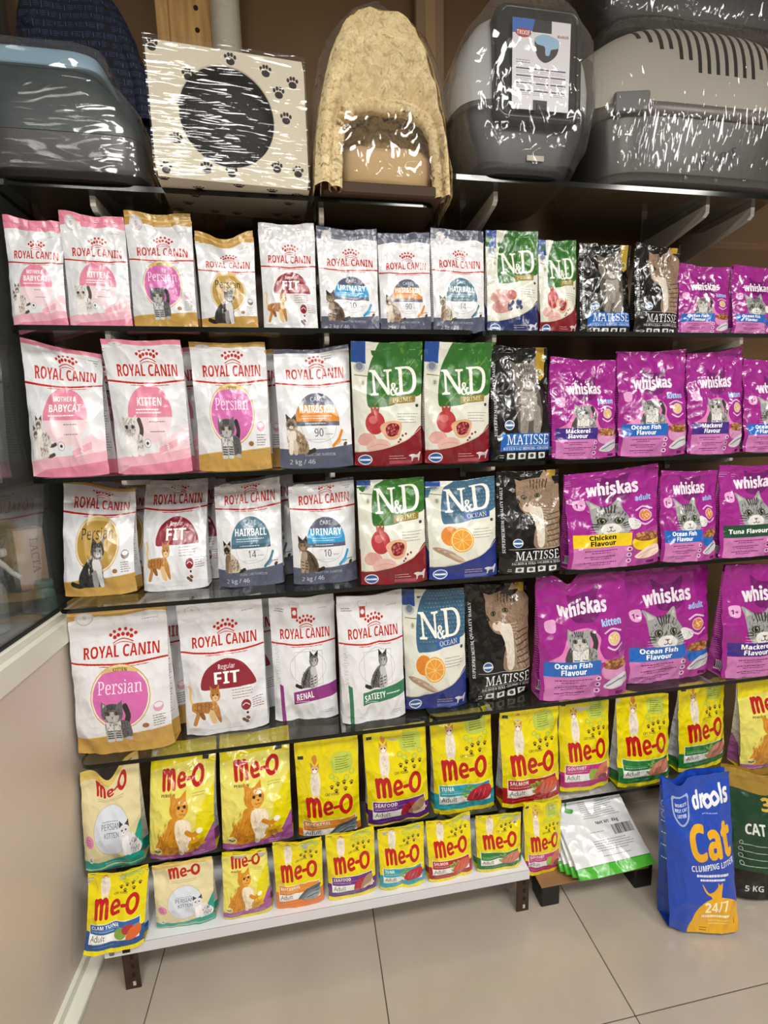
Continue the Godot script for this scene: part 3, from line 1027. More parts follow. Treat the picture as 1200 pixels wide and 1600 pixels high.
# ---------------------------------------------------------------- cream packs with a leaf and large serif letters
func art_leaf(kind: String) -> ImageTexture:
	var bg := Color(0.87, 0.87, 0.82)
	var c := Canvas.new(240, 300, bg, 2.0, kind.hash())
	var low: Color = {"pomegranate": col(0x7d1020), "ocean": col(0x1f2f7c), "blueberry": col(0x1d2a63)}[kind]
	var leaf := col(0x2b6a26) if kind != "ocean" else col(0x3c6582)
	side_print(c, bg, Color(0.55, 0.55, 0.5), low, col(0x1f4a94))
	c.poly([0, 0, 40, 0, 40, 50, 0, 46], col(0x1f4a94))
	c.ell(22, 58, 16, 12, Color(0.7, 0.72, 0.74))
	c.ell(22, 56, 10, 9, Color(0.45, 0.5, 0.55))
	c.line([8, 76, 46, 80], 2, col(0x6b6a3a), false)
	c.ell(30, 96, 7, 8, Color(0.75, 0.76, 0.68))
	c.text("0", 30, 100, 11, col(0x55602c))
	c.fill([c.smooth(c.pts([96, -10, 62, 30, 44, 80, 40, 148, 60, 156, 110, 152, 160, 134, 206, 112, 210, -12]))], leaf)
	if kind == "ocean":
		for j in 14:
			for i in 17:
				var x := 46.0 + i * 10 + (5 if j % 2 else 0)
				var y := 4.0 + j * 10
				if x > 98 - y * 0.62 and x > 46 and y < 156 - maxf(0.0, x - 80) * 0.34:
					c.line([x - 4, y, x, y + 4, x + 4, y], 1.2, leaf.darkened(c.rng.randf_range(0.2, 0.5)))
					c.ell(x, y - 1, 2.4, 1.6, leaf.lightened(c.rng.randf_range(0.05, 0.3)))
	else:
		for i in 60:
			var y := c.rng.randf_range(4, 128)
			var x := c.rng.randf_range(maxf(52.0, 104 - y * 0.6), 198)
			c.ell(x, y, c.rng.randf_range(3, 9), c.rng.randf_range(2, 5), leaf.lerp(Color(0.32, 0.55, 0.2), c.rng.randf()), c.rng.randf() * 3)
		c.line([60, 150, 120, 100, 200, 20], 2.2, col(0x6f9a3a))
		for i in 6:
			c.line([80 + i * 20, 132 - i * 19, 96 + i * 20, 140 - i * 19], 1.2, col(0x5f8f35))
			c.line([80 + i * 20, 132 - i * 19, 78 + i * 20, 110 - i * 19], 1.2, col(0x5f8f35))
	c.soften(50, 0, 150, 128, 2.0)
	var plate := col(0x8d7c3a) if kind != "ocean" else col(0x2a57a0)
	c.poly([104, 132, 182, 126, 180, 144, 102, 150], plate)
	c.text("PRIME" if kind != "ocean" else "OCEAN", 142, 143, 15, Color(0.9, 0.88, 0.7), 60, "s", -0.06)
	c.text("N", 82, 126, 86, Color(0.93, 0.93, 0.9), 68, "s", -0.03, 0.4)
	c.text("D", 158, 124, 94, Color(0.93, 0.93, 0.9), 70, "s", -0.05, 0.5)
	c.text("&", 118, 128, 44, Color(0.93, 0.93, 0.9), 27, "sb", 0.0, 0.3)
	c.small(126, 172, 66, 4, 7, Color(0.5, 0.5, 0.47), 1.3)
	c.ell(186, 152, 5, 4, Color(0.25, 0.25, 0.25))
	if kind == "ocean":
		c.ell(58, 186, 25, 24, col(0xd9812a))
		c.fur(58, 186, 22, 21, 50, 3, 0, 2, col(0xe8a04a), col(0xc46a1a))
		c.ell(92, 198, 34, 31, col(0xe4a43c))
		c.ell(92, 198, 31, 28, col(0xf1e0b0))
		c.ell(92, 198, 28.5, 25.5, col(0xe39a36))
		for i in 9:
			var a := i * TAU / 9
			c.line([92, 198, 92 + cos(a) * 28, 198 + sin(a) * 25], 1.4, col(0xf4cf86), false)
		for q in [[16, 226, 0.3], [30, 234, 0.4], [46, 242, 0.45]]:
			c.ell(q[0] + 26, q[1], 34, 8, col(0xa58a76), q[2])
			c.ell(q[0] + 30, q[1] - 1, 26, 4, col(0xc6b09e), q[2])
	elif kind == "pomegranate":
		c.poly([50, 172, 48, 152, 56, 160, 62, 150, 66, 160, 74, 154, 70, 174], col(0xa8392f))
		c.ell(60, 194, 28, 28, col(0xb2323a))
		c.ell(54, 186, 12, 10, col(0xcf6a68))
		c.blob([74, 206, 92, 192, 128, 190, 138, 204, 126, 232, 96, 234], col(0xd9a685))
		c.blob([90, 208, 104, 196, 126, 198, 130, 210, 118, 226, 98, 226], col(0x6e141c))
		for i in 26:
			c.ell(c.rng.randf_range(94, 126), c.rng.randf_range(200, 224), 2.8, 2.6, col(0xa02a34).lerp(col(0xd07a78), c.rng.randf()))
		for q in [[140, 226], [150, 222], [133, 236], [128, 242]]:
			c.ell(q[0], q[1], 3.2, 3, col(0x8a2028))
		c.blob([10, 232, 26, 218, 54, 222, 62, 236, 40, 248, 16, 246], col(0xd3a099))
		c.blob([34, 250, 56, 234, 90, 236, 104, 250, 80, 262, 44, 264], col(0xdcb0a8))
		c.line([44, 252, 70, 246, 96, 250], 1.6, col(0xc8908a))
	else:
		c.blob([14, 190, 40, 172, 80, 180, 92, 200, 60, 212, 20, 206], col(0xd8a29c))
		c.blob([20, 216, 46, 204, 86, 212, 92, 232, 54, 242, 22, 234], col(0xc98a86))
		c.ell(90, 190, 20, 14, col(0xb24a48))
		for i in 14:
			c.ell(c.rng.randf_range(78, 130), c.rng.randf_range(208, 232), 6, 6, col(0x27305a).lerp(col(0x46507e), c.rng.randf()))
	c.soften(0, 160, 150, 106, 2.2)
	c.fill([c.smooth(c.pts([-10, 266, 40, 264, 100, 255, 160, 234, 206, 204, 214, 310, -10, 310]))], low)
	c.line([0, 264, 40, 262, 100, 253, 160, 232, 200, 206], 1.6, Color(0.8, 0.76, 0.6))
	c.ell(30, 284, 21, 13, Color(0.85, 0.88, 0.93))
	c.ell(30, 284, 18, 10.5, col(0x2c5596))
	c.rect(14, 282, 32, 5, Color(0.85, 0.88, 0.93))
	c.small(100, 276, 56, 2, 6, Color(0.85, 0.72, 0.68), 1.5)
	c.rect(100, 288, 66, 8, low.lightened(0.25))
	c.at(158, 262, 0.36)
	c.blob([0, 40, 30, 30, 70, 34, 96, 14, 104, 20, 96, 40, 86, 80, 78, 80, 76, 56, 40, 58, 30, 80, 22, 80, 20, 52], Color(0.82, 0.8, 0.8))
	c.home()
	return c.tex()

# ---------------------------------------------------------------- black packs with a large cat
func art_black(kind: String) -> ImageTexture:
	var bg := Color(0.035, 0.032, 0.035)
	var c := Canvas.new(240, 300, bg, 2.0, kind.hash())
	side_print(c, bg, Color(0.45, 0.45, 0.42), col(0x26355c) if kind == "kitten" else bg, bg)
	c.rect(158, 0, 30, 78, col(0xb08f2a))
	c.poly([158, 78, 188, 78, 173, 90], col(0xb08f2a))
	c.ell(173, 66, 10, 10, Color(0.8, 0.77, 0.6))
	c.ell(173, 66, 7, 7, Color(0.5, 0.48, 0.35))
	if kind == "kitten":
		c.blob([86, 96, 74, 150, 82, 200, 90, 228, 150, 228, 172, 190, 166, 120, 140, 92], col(0x55504a))
		c.blob([98, 120, 100, 180, 128, 196, 150, 170, 148, 118], col(0xa8a39b))
		c.fur(126, 150, 30, 44, 130, 14, 1.6, 2.4, col(0xb9b4ac), col(0x6d675f))
		for q in [94.0, 140.0]:
			c.blob([q, 160, q - 4, 216, q + 2, 228, q + 22, 226, q + 24, 164], col(0x8d877f))
			c.fur(q + 10, 194, 9, 30, 40, 10, 1.5, 2, col(0xb1aba2), col(0x5d5750))
		c.poly([76, 64, 66, 34, 104, 44], col(0x6d655c))
		c.poly([134, 42, 160, 20, 164, 66], col(0x8a8178))
		c.poly([142, 46, 156, 32, 157, 58], col(0xb39a8e))
		c.blob([74, 62, 78, 96, 104, 118, 138, 118, 164, 92, 162, 58, 136, 40, 98, 42], col(0x77706a))
		c.fur(118, 74, 40, 32, 170, 10, -1.2, 2, col(0x9a938b), col(0x4a443e))
		c.ell(128, 102, 20, 12, col(0xb5afa7))
		for i in 5:
			c.line([98 + i * 9, 46, 102 + i * 8, 64], 2.6, col(0x3a342e))
		for q in [[104, 84], [144, 78]]:
			c.ell(q[0], q[1], 9, 7, Color(0.03, 0.03, 0.03))
			c.ell(q[0], q[1], 7, 6, col(0x77806f))
			c.ell(q[0], q[1], 3.4, 5, Color(0.02, 0.02, 0.02))
		c.poly([124, 95, 136, 94, 131, 101], col(0x8a6058))
		c.soften(60, 16, 116, 214, 2.8)
		c.rect(26, 228, 174, 46, col(0x1f63b4))
		c.rect(0, 276, 200, 24, bg)
	else:
		var a := col(0x8b7460)
		c.blob([70, 30, 62, 80, 80, 120, 118, 140, 104, 190, 116, 224, 196, 228, 206, 150, 200, 40, 150, 20], a)
		c.poly([66, 60, 56, 22, 92, 34], col(0x9a7f6a))
		c.poly([132, 28, 150, -4, 178, 36], col(0xa58a76))
		c.fur(126, 76, 62, 54, 240, 13, 0.9, 2.4, col(0xa99078), col(0x5c4836))
		c.fur(166, 180, 34, 48, 160, 15, 1.2, 2.6, col(0xc3b09a), col(0x6b5642))
		c.blob([96, 110, 120, 104, 140, 118, 138, 210, 118, 214, 112, 150], col(0xd8cfc2))
		c.fur(124, 160, 14, 48, 60, 14, 1.5, 2, col(0xe6dfd4), col(0xb8a995))
		for i in 6:
			c.line([104 + i * 11, 26, 104 + i * 10, 50], 3.4, col(0x42311f))
			c.line([150, 130 + i * 15, 196, 122 + i * 16], 3.2, col(0x4f3d2c))
		for q in [[84, 76], [126, 72]]:
			c.ell(q[0], q[1], 9, 6, Color(0.08, 0.06, 0.04))
			c.ell(q[0], q[1], 7, 4.6, col(0x6f6b45))
			c.ell(q[0], q[1], 3, 4.4, Color(0.02, 0.02, 0.02))
		c.ell(96, 108, 18, 12, col(0xd3c6b6))
		c.poly([86, 98, 100, 97, 93, 106], col(0x8f5f54))
		for i in 4:
			c.line([104, 108 + i * 3, 160, 104 + i * 9], 0.9, Color(0.9, 0.88, 0.85), false)
		c.fur(110, 60, 44, 30, 120, 9, 0.9, 1.6, col(0xb59c84), col(0x6a5440))
		c.fur(60, 130, 14, 60, 60, 20, 1.4, 3.0, bg, col(0x2a221c))
		c.soften(40, 0, 160, 230, 2.8)
		c.rect(0, 226, 200, 74, bg)
		c.line([26, 224, 200, 224], 1.0, Color(0.8, 0.8, 0.8), false)
	c.text("SUPERPREMIUM QUALITY DAILY", 17, 140, 12, Color(0.88, 0.88, 0.88), 190, "sb", -PI / 2)
	c.ell(54, 206, 16, 13, Color(0.85, 0.88, 0.93))
	c.ell(54, 206, 13.5, 10.5, col(0x3b5f92))
	c.rect(40, 204, 28, 5, Color(0.85, 0.88, 0.93))
	c.text("MATISSE", 120, 257, 36, Color(0.93, 0.93, 0.95), 150, "s")
	c.line([44, 261, 196, 261], 1.0, Color(0.75, 0.75, 0.75), false)
	c.text("KITTEN 1-12 MONTHS - CHATON" if kind == "kitten" else "SALMON & TUNA - SALMON & TUNA", 116, 271, 10, Color(0.9, 0.9, 0.92), 160, "sb")
	for i in 4:
		c.rect(50 + i * 36, 279, 26, 16, Color(0.85, 0.85, 0.85))
		c.ell(63 + i * 36, 287, 7, 5, Color(0.25, 0.25, 0.26))
	c.small(26, 284, 16, 2, 6, Color(0.8, 0.8, 0.8), 2)
	return c.tex()

# ---------------------------------------------------------------- magenta packs
func art_magenta(young: bool, flavour: Array, band: Color) -> ImageTexture:
	var bg := col(0x9a2088)
	var c := Canvas.new(240, 300, bg, 2.0, str(flavour, young).hash())
	side_print(c, bg, Color(0.8, 0.55, 0.78), bg, bg)
	c.rect(206, 262, 26, 28, Color(0.88, 0.85, 0.88))
	for i in 9:
		c.rect(208 + i * 2.6, 264, 1.2, 22, Color(0.1, 0.1, 0.1))
	var dark := col(0x6f1466)
	c.blob([70, 78, 66, 46, 86, 60, 118, 60, 138, 46, 134, 80, 138, 104, 120, 124, 84, 124, 68, 104], dark)
	c.text("whiskas", 100, 106, 44, Color(0.92, 0.88, 0.93), 112, "ab", -0.03, 0.9)
	c.blob([14, 120, 36, 118, 36, 140, 26, 146, 15, 140], Color(0.88, 0.65, 0.82))
	c.text("1+" if not young else "", 25, 138, 15, dark)
	c.rect(8, 228, 130, 72, col(0xc878b4))
	c.blob([130, 232, 160, 208, 206, 204, 206, 306, 130, 306], col(0xa8408f))
	if young:
		c.blob([22, 212, 44, 190, 58, 160, 74, 142, 110, 138, 134, 160, 130, 184, 140, 206, 150, 214], col(0xdb7fb6))
		c.blob([54, 212, 62, 176, 84, 164, 104, 176, 118, 212], col(0x4a4648))
		c.fur(86, 190, 24, 22, 60, 10, 1.5, 2.2, Color(0.66, 0.64, 0.64), Color(0.28, 0.27, 0.27))
		cat_front(c, 46, 138, 92, SILVER)
		c.text("kitten", 164, 136, 20, Color(0.62, 0.78, 0.95), 50, "ab", -0.05, 0.6)
	else:
		cat_face(c, 38, 132, 112, SILVER)
		c.text("adult", 166, 128, 18, Color(0.6, 0.72, 0.93), 38, "ab", -0.05, 0.5)
	c.line([146, 152, 164, 144, 186, 150], 4.0, Color(0.85, 0.72, 0.84))
	c.ell(168, 166, 16, 15, Color(0.86, 0.74, 0.84))
	c.ell(168, 166, 14, 13, col(0xd9b98a) if young else col(0xcf7d4a))
	c.fur(168, 165, 11, 10, 20, 6, 0.5, 3, Color(0.96, 0.92, 0.75), Color(0.85, 0.6, 0.3))
	c.line([150, 182, 168, 190, 188, 180], 4.0, Color(0.85, 0.72, 0.84))
	# bowl, kibble and fish
	c.blob([138, 226, 144, 254, 186, 256, 200, 224], band if not young else col(0xd18fbd))
	c.ell(170, 222, 32, 12, col(0x7a4426))
	for i in 36:
		c.ell(c.rng.randf_range(144, 196), c.rng.randf_range(212, 230), 3.6, 2.8, col(0x8f5a30).lerp(col(0xc99a5c), c.rng.randf()))
	c.blob([142, 276, 160, 256, 188, 244, 200, 250, 198, 268, 168, 282], Color(0.8, 0.8, 0.83) if flavour[0] != "Chicken" else Color(0.93, 0.83, 0.78))
	c.line([150, 274, 172, 260, 194, 254], 3.0, Color(0.4, 0.42, 0.48) if flavour[0] != "Chicken" else Color(0.85, 0.68, 0.62))
	c.rect(8, 208, 124, 34, band)
	var ink := Color.WHITE if flavour[0] != "Chicken" else Color(0.08, 0.06, 0.05)
	if flavour.size() > 1:
		c.text(flavour[0], 70, 223, 16, ink, 0.0, "ab", 0.0, 0.3)
		c.text(flavour[1], 70, 238, 16, ink, 0.0, "ab", 0.0, 0.3)
	else:
		c.text(flavour[0], 70, 231, 16, ink, 104, "ab", 0.0, 0.3)
	for j in 3:
		c.small(30, 250 + j * 16, 86, 1, 5, dark, 2.6)
		c.small(44, 256 + j * 16, 50, 1, 5, dark, 2.0)
		c.ell(128, 252 + j * 16, 6.5, 6.5, Color(0.88, 0.72, 0.86))
		c.ell(128, 252 + j * 16, 3, 3, dark)
	c.rect(170, 288, 18, 8, col(0x5a1152))
	return c.tex()

# ---------------------------------------------------------------- yellow packs with red round letters
func red_letters(c: Canvas, x: float, y: float, w: float, h: float, red: Color):
	c.at(x, y, w / 100.0, h / 40.0)
	for st in [[6, 37, 4, 6], [5, 16, 10, 6, 15, 8, 17, 18, 17.5, 36], [17, 16, 22, 6, 27, 8, 29, 18, 30, 36]]:
		c.line(st, 8.0, red)
	c.line([41, 24, 54, 21, 52, 13, 46, 11, 41, 16, 40, 26, 45, 34, 55, 32], 6.6, red)
	c.line([61, 22, 68, 21], 6.4, red, false)
	c.line([86, 4, 77, 10, 74, 20, 77, 30, 85, 35, 93, 30, 96, 20, 94, 9], 8.0, red, true, true)
	c.home()

func paw(c: Canvas, x: float, y: float, r: float, cl: Color):
	c.ell(x, y + r * 0.4, r * 0.75, r * 0.6, cl)
	for i in 4:
		c.ell(x + (i - 1.5) * r * 0.55, y - r * (0.35 if i in [0, 3] else 0.7), r * 0.26, r * 0.36, cl)

func food(c: Canvas, x: float, y: float, kind: String):
	match kind:
		"mackerel":
			for i in 3:
				c.blob([x - 10 + i * 9, y + 22, x + 18 + i * 8, y + i * 4 - 4, x + 56, y - 14 + i * 9, x + 60, y - 6 + i * 9, x + 26 + i * 8, y + 14 + i * 5], col(0x54616c).lerp(col(0xc5ccd0), i * 0.3))
				c.line([x + 2 + i * 8, y + 18, x + 24 + i * 8, y + i * 4 + 2, x + 54, y - 8 + i * 9], 1.8, col(0x2f3a44))
		"seafood":
			c.blob([x, y + 20, x + 6, y - 4, x + 30, y - 12, x + 36, y + 6, x + 22, y + 24], col(0xb31f35))
			c.blob([x + 20, y + 22, x + 34, y - 8, x + 52, y - 16, x + 60, y - 4, x + 44, y + 20], col(0xa88768))
			for i in 5:
				c.ell(x + 34 + i * 6, y + 20 - i * 2, 6, 4.5, col(0xd9c6a8))
		"clam":
			c.ell(x + 12, y + 6, 16, 13, col(0x7fa03c))
			c.ell(x + 30, y - 2, 15, 11, col(0xb03434))
			c.blob([x + 26, y + 20, x + 36, y - 2, x + 58, y - 6, x + 62, y + 10, x + 46, y + 22], col(0xd8662c))
		"gourmet":
			c.ell(x + 14, y + 6, 14, 16, col(0x9db850))
			c.blob([x + 16, y + 20, x + 28, y - 12, x + 52, y - 20, x + 58, y + 4, x + 40, y + 22], col(0xcf7a5c))
			c.ell(x + 44, y + 16, 14, 9, col(0x8b4a5c))
		_:
			var r: Color = {"tuna": col(0xb8283a), "salmon": col(0xd0563a), "green": col(0xc97a66)}.get(kind, col(0xb8283a))
			c.fur(x + 8, y, 18, 18, 40, 12, 0.4, 5, col(0x5a9a3a), col(0x9cc460))
			c.blob([x, y + 18, x + 10, y - 4, x + 32, y - 16, x + 58, y - 12, x + 60, y + 8, x + 36, y + 22], r)
			for i in 3:
				c.line([x + 12 + i * 12, y + 16, x + 22 + i * 12, y - 8], 1.6, r.lightened(0.3))

func art_yellow(kind: String, title: String, tone: Color, low: Color) -> ImageTexture:
	var yel := col(0xe6d400)
	var red := col(0xb81417)
	var c := Canvas.new(240, 300, yel, 2.0, kind.hash())
	side_print(c, Color(0.8, 0.8, 0.8), Color(0.45, 0.45, 0.45), low, yel)
	c.rect(8, 14, 18, 10, Color(0.12, 0.16, 0.2))
	# tall cat looking up
	c.blob([52, 60, 44, 90, 46, 124, 52, 130, 70, 128, 76, 96, 70, 62], Color(0.92, 0.88, 0.82))
	c.fur(60, 96, 12, 30, 50, 10, 1.5, 2, Color(0.97, 0.95, 0.9), Color(0.8, 0.7, 0.58))
	c.line([52, 124, 50, 140], 6, Color(0.93, 0.89, 0.83))
	c.line([66, 124, 68, 138], 6, Color(0.93, 0.89, 0.83))
	c.poly([48, 56, 46, 34, 58, 46], col(0xc08850))
	c.poly([62, 46, 74, 36, 73, 58], col(0xc08850))
	c.ell(60, 56, 13, 12, col(0xd8b083))
	c.ell(60, 60, 7, 6, Color(0.95, 0.92, 0.88))
	c.ell(55, 54, 2, 2, Color(0.1, 0.1, 0.08))
	c.ell(65, 54, 2, 2, Color(0.1, 0.1, 0.08))
	c.blob([52, 24, 58, 12, 66, 14, 68, 30, 60, 40], col(0xc9803c))
	c.soften(40, 8, 40, 136, 2.4)
	# pale green bubble
	c.blob([112, 40, 116, 18, 146, 10, 174, 16, 182, 40, 176, 66, 146, 74, 118, 66], col(0xbccb4e))
	c.small(126, 24, 46, 6, 7, col(0x4f6a2a), 2.2)
	for q in [[112, 78], [126, 88], [160, 88], [178, 74]]:
		c.ell(q[0], q[1], 9, 8, col(0xa9b83c))
		c.ell(q[0], q[1], 7, 6, col(0xd0cf3c))
	for q in [[112, 108], [132, 102], [126, 120], [152, 100], [156, 118], [176, 104]]:
		paw(c, q[0], q[1], 6, col(0x4d3412))
	c.text("CAT FOOD", 112, 131, 10, col(0x3d2f10), 46, "ab", 0.0)
	red_letters(c, 26, 133, 152, 62, red)
	# flavour panel
	c.poly([0, 234, 60, 230, 200, 234, 200, 284, 120, 288, 0, 284], low)
	c.poly([0, 284, 120, 288, 200, 284, 200, 300, 0, 300], yel if kind != "mackerel" else low)
	c.rect(14, 206, 172, 58, Color(0.93, 0.93, 0.92))
	c.rect(16, 208, 168, 31, tone)
	c.rect(16, 225, 168, 1.4, tone.lightened(0.4))
	c.text(title, 21 + title.length() * 5.2, 223, 15, Color(0.97, 0.96, 0.92), title.length() * 10.4, "ab", 0.0)
	c.small(22, 230, 84, 1, 4, tone.lightened(0.6), 2.4)
	c.text("Adult", 46, 257, 20, Color(0.12, 0.12, 0.14), 50, "a")
	c.at(106, 236, 1.35)
	food(c, 0, 0, kind)
	c.home()
	c.soften(100, 206, 86, 64, 2.0)
	c.small(24, 261, 60, 1, 4, Color(0.5, 0.5, 0.5), 1.2)
	c.small(30, 274, 90, 1, 4, low.lightened(0.4), 1.6)
	return c.tex()

func art_yellow_persian() -> ImageTexture:
	var pale := col(0xe6dc6a)
	var c := Canvas.new(240, 300, pale, 2.0, 91)
	side_print(c, Color(0.8, 0.8, 0.79), Color(0.45, 0.45, 0.45), col(0x8d4a86), col(0xdccb10))
	c.poly([0, 0, 200, 0, 200, 46, 120, 30, 0, 50], col(0xdfce12))
	c.poly([150, 160, 200, 90, 200, 230, 140, 250], col(0xe2d400))
	c.rect(158, 26, 20, 10, Color(0.12, 0.16, 0.2))
	red_letters(c, 38, 44, 130, 54, col(0xb81417))
	c.text("PERSIAN", 60, 112, 9, col(0x3d2f10), 44, "sb", -0.03)
	c.small(134, 108, 44, 2, 6, col(0x9a9440), 1.4)
	c.fill([c.smooth(c.pts([-10, 268, 50, 262, 110, 262, 160, 246, 206, 196, 212, 310, -10, 310]))], col(0x9a5592))
	c.at(14, 108, 1.62)
	var o := ORANGECAT
	c.blob([34, 34, 26, 52, 10, 70, 2, 92, 20, 98, 60, 98, 78, 90, 74, 60, 62, 36], o[0])
	c.fur(34, 74, 24, 22, 150, 13, 1.9, 2.2, o[0], o[3])
	c.fur(30, 66, 20, 26, 60, 11, 1.9, 2.0, col(0xdf9a3a), o[0])
	c.blob([46, 38, 44, 64, 54, 92, 66, 92, 74, 66, 70, 40], o[1])
	c.fur(58, 62, 10, 26, 60, 12, 1.5, 2.2, Color(0.99, 0.97, 0.92), Color(0.88, 0.78, 0.6))
	c.line([66, 58, 76, 64, 86, 60], 9, o[0])
	c.ell(89, 58, 6, 5, Color(0.96, 0.93, 0.88))
	c.line([54, 80, 52, 98], 9, o[1])
	c.poly([34, 14, 32, -4, 46, 6], o[0])
	c.poly([50, 5, 62, -6, 64, 12], o[0])
	c.ell(50, 20, 18, 16, o[0])
	c.fur(50, 20, 15, 14, 70, 7, -1.2, 1.8, o[2], o[3])
	c.ell(55, 25, 10, 8, o[2])
	c.ell(50, 18, 2.6, 2.4, Color(0.15, 0.1, 0.02))
	c.ell(61, 17, 2.6, 2.4, Color(0.15, 0.1, 0.02))
	c.poly([55, 22, 60, 22, 57.5, 25], Color(0.5, 0.2, 0.15))
	c.line([52, 27.5, 55, 29, 57.5, 27, 60, 29, 63, 27.5], 1.0, o[3])
	c.home()
	c.soften(10, 96, 160, 172, 3.2)
	c.poly([0, 292, 100, 290, 200, 282, 200, 300, 0, 300], col(0xd8c800))
	c.ell(28, 252, 14, 12, Color(0.9, 0.87, 0.6))
	for i in 3:
		c.ell(22 + i * 6, 252 + (i % 2) * 3, 3.4, 2.4, col(0x6b4a22))
	c.poly([118, 250, 128, 226, 140, 228, 146, 214, 156, 226, 172, 224, 166, 236, 174, 248, 158, 250, 146, 260, 134, 252], col(0xd8a020))
	c.small(130, 236, 32, 3, 5, col(0x8a5a10), 1.4)
	c.small(20, 276, 60, 2, 6, Color(0.85, 0.75, 0.85), 1.6)
	c.small(130, 270, 50, 2, 6, Color(0.85, 0.75, 0.85), 1.6)
	return c.tex()

func art_cream_kitten() -> ImageTexture:
	var cream := col(0xe2d6a8)
	var c := Canvas.new(240, 300, cream, 2.0, 92)
	side_print(c, col(0xd8d2bd), Color(0.5, 0.5, 0.48), col(0x1f9a86), col(0xe0c070))
	c.poly([0, 0, 200, 0, 200, 30, 100, 44, 0, 50], col(0xe2c66c))
	red_letters(c, 52, 46, 106, 52, col(0xb81417))
	c.rect(160, 28, 18, 7, Color(0.2, 0.2, 0.22))
	c.small(60, 106, 100, 2, 6, col(0x9a9060), 1.4)
	c.ell(104, 192, 60, 66, col(0xcdb98a))
	c.ell(104, 192, 58, 64, Color(0.84, 0.87, 0.92))
	c.text("PERSIAN", 104, 186, 20, col(0x5d676e), 66, "a")
	c.text("KITTEN", 106, 206, 18, col(0x5d676e), 52, "a")
	c.small(76, 166, 54, 1, 6, col(0x8a99a3), 2.2)
	c.ell(26, 214, 17, 16, col(0xdf8fb4))
	c.small(16, 208, 20, 3, 6, col(0xb04a80), 2.0)
	c.fill([c.smooth(c.pts([-10, 268, 50, 274, 110, 274, 160, 250, 206, 176, 212, 310, -10, 310]))], col(0x1f9a86))
	cat_sit(c, 118, 172, 92, [Color(0.88, 0.88, 0.9), Color(0.97, 0.97, 0.98), Color(0.86, 0.85, 0.86), Color(0.25, 0.24, 0.26), Color(0.3, 0.4, 0.5)], false, false, true)
	c.ell(26, 264, 9, 11, Color(0.85, 0.87, 0.8))
	c.text("6", 26, 269, 14, col(0x1f7a6a))
	c.small(70, 284, 80, 2, 6, Color(0.75, 0.9, 0.85), 1.4)
	c.line([0, 296, 200, 290], 3, col(0xd2c48c), false)
	return c.tex()

# ---------------------------------------------------------------- litter and spare sacks
func art_blue_litter() -> ImageTexture:
	var c := Canvas.new(240, 300, col(0x1e46ae), 2.0, 51)
	var w := Color(0.92, 0.93, 0.96)
	var y := col(0xe3a81c)
	c.rect(200, 0, 40, 300, col(0x1e46ae))
	for i in 7:
		if i < 2:
			c.ell(220, 60 + i * 26, 10, 9, Color(0.6, 0.68, 0.88))
			c.ell(220, 60 + i * 26, 8, 7, col(0x1e46ae))
		c.small(208, 74 + i * 26, 24, 1, 4, w, 2)
	c.blob([22, 32, 34, 26, 56, 26, 68, 32, 68, 66, 60, 84, 44, 92, 30, 84, 22, 66], Color(0.62, 0.68, 0.8))
	c.blob([26, 36, 36, 30, 54, 30, 64, 36, 64, 64, 57, 80, 44, 88, 33, 80, 26, 64], col(0x1e46ae))
	c.text("WORLD'S", 45, 50, 10, w, 32)
	c.text("BEST CAT", 45, 62, 10, w, 34)
	c.text("LITTER", 45, 74, 10, w, 26)
	c.text("dr", 98, 62, 44, w, 38, "ab", -0.02, 0.9)
	c.line([126, 40, 115, 50, 124, 61, 136, 52], 8, w, true, true)
	c.line([147, 36, 136, 45, 145, 57, 158, 48], 8, w, true, true)
	c.text("ls", 177, 55, 46, w, 30, "ab", -0.06, 0.9)
	c.small(106, 72, 60, 1, 4, Color(0.6, 0.67, 0.88), 2)
	c.text("Cat", 124, 152, 88, y, 136, "ab", -0.08, 2.0)
	c.text("CLUMPING LITTER", 126, 172, 16, w, 136, "ab", -0.09)
	c.small(72, 182, 110, 1, 5, w, 5)
	c.small(82, 191, 92, 1, 5, w, 4)
	c.at(88, 196, 0.56)
	c.blob([0, 8, 20, 30, 36, 40, 60, 34, 80, 18, 84, 4, 94, 12, 106, 4, 108, 20, 104, 34, 98, 60, 92, 66, 86, 64, 70, 66, 60, 70, 52, 64, 44, 52, 24, 44, 8, 28], y)
	c.home()
	c.fill([c.smooth(c.pts([56, 312, 58, 272, 78, 246, 120, 228, 164, 230, 204, 250, 216, 312]))], y)
	c.rect(200, 200, 40, 100, col(0x1e46ae))
	c.text("24/7", 130, 256, 28, Color(0.97, 0.93, 0.8), 74, "ab", -0.05)
	c.small(84, 262, 100, 1, 5, Color(0.97, 0.93, 0.8), 5)
	c.small(104, 273, 66, 2, 6, Color(0.95, 0.86, 0.6), 1.6)
	c.small(80, 288, 24, 2, 5, col(0x5a4008), 1.6)
	c.line([182, 272, 182, 280], 2.4, col(0x5a4008), false)
	return c.tex()

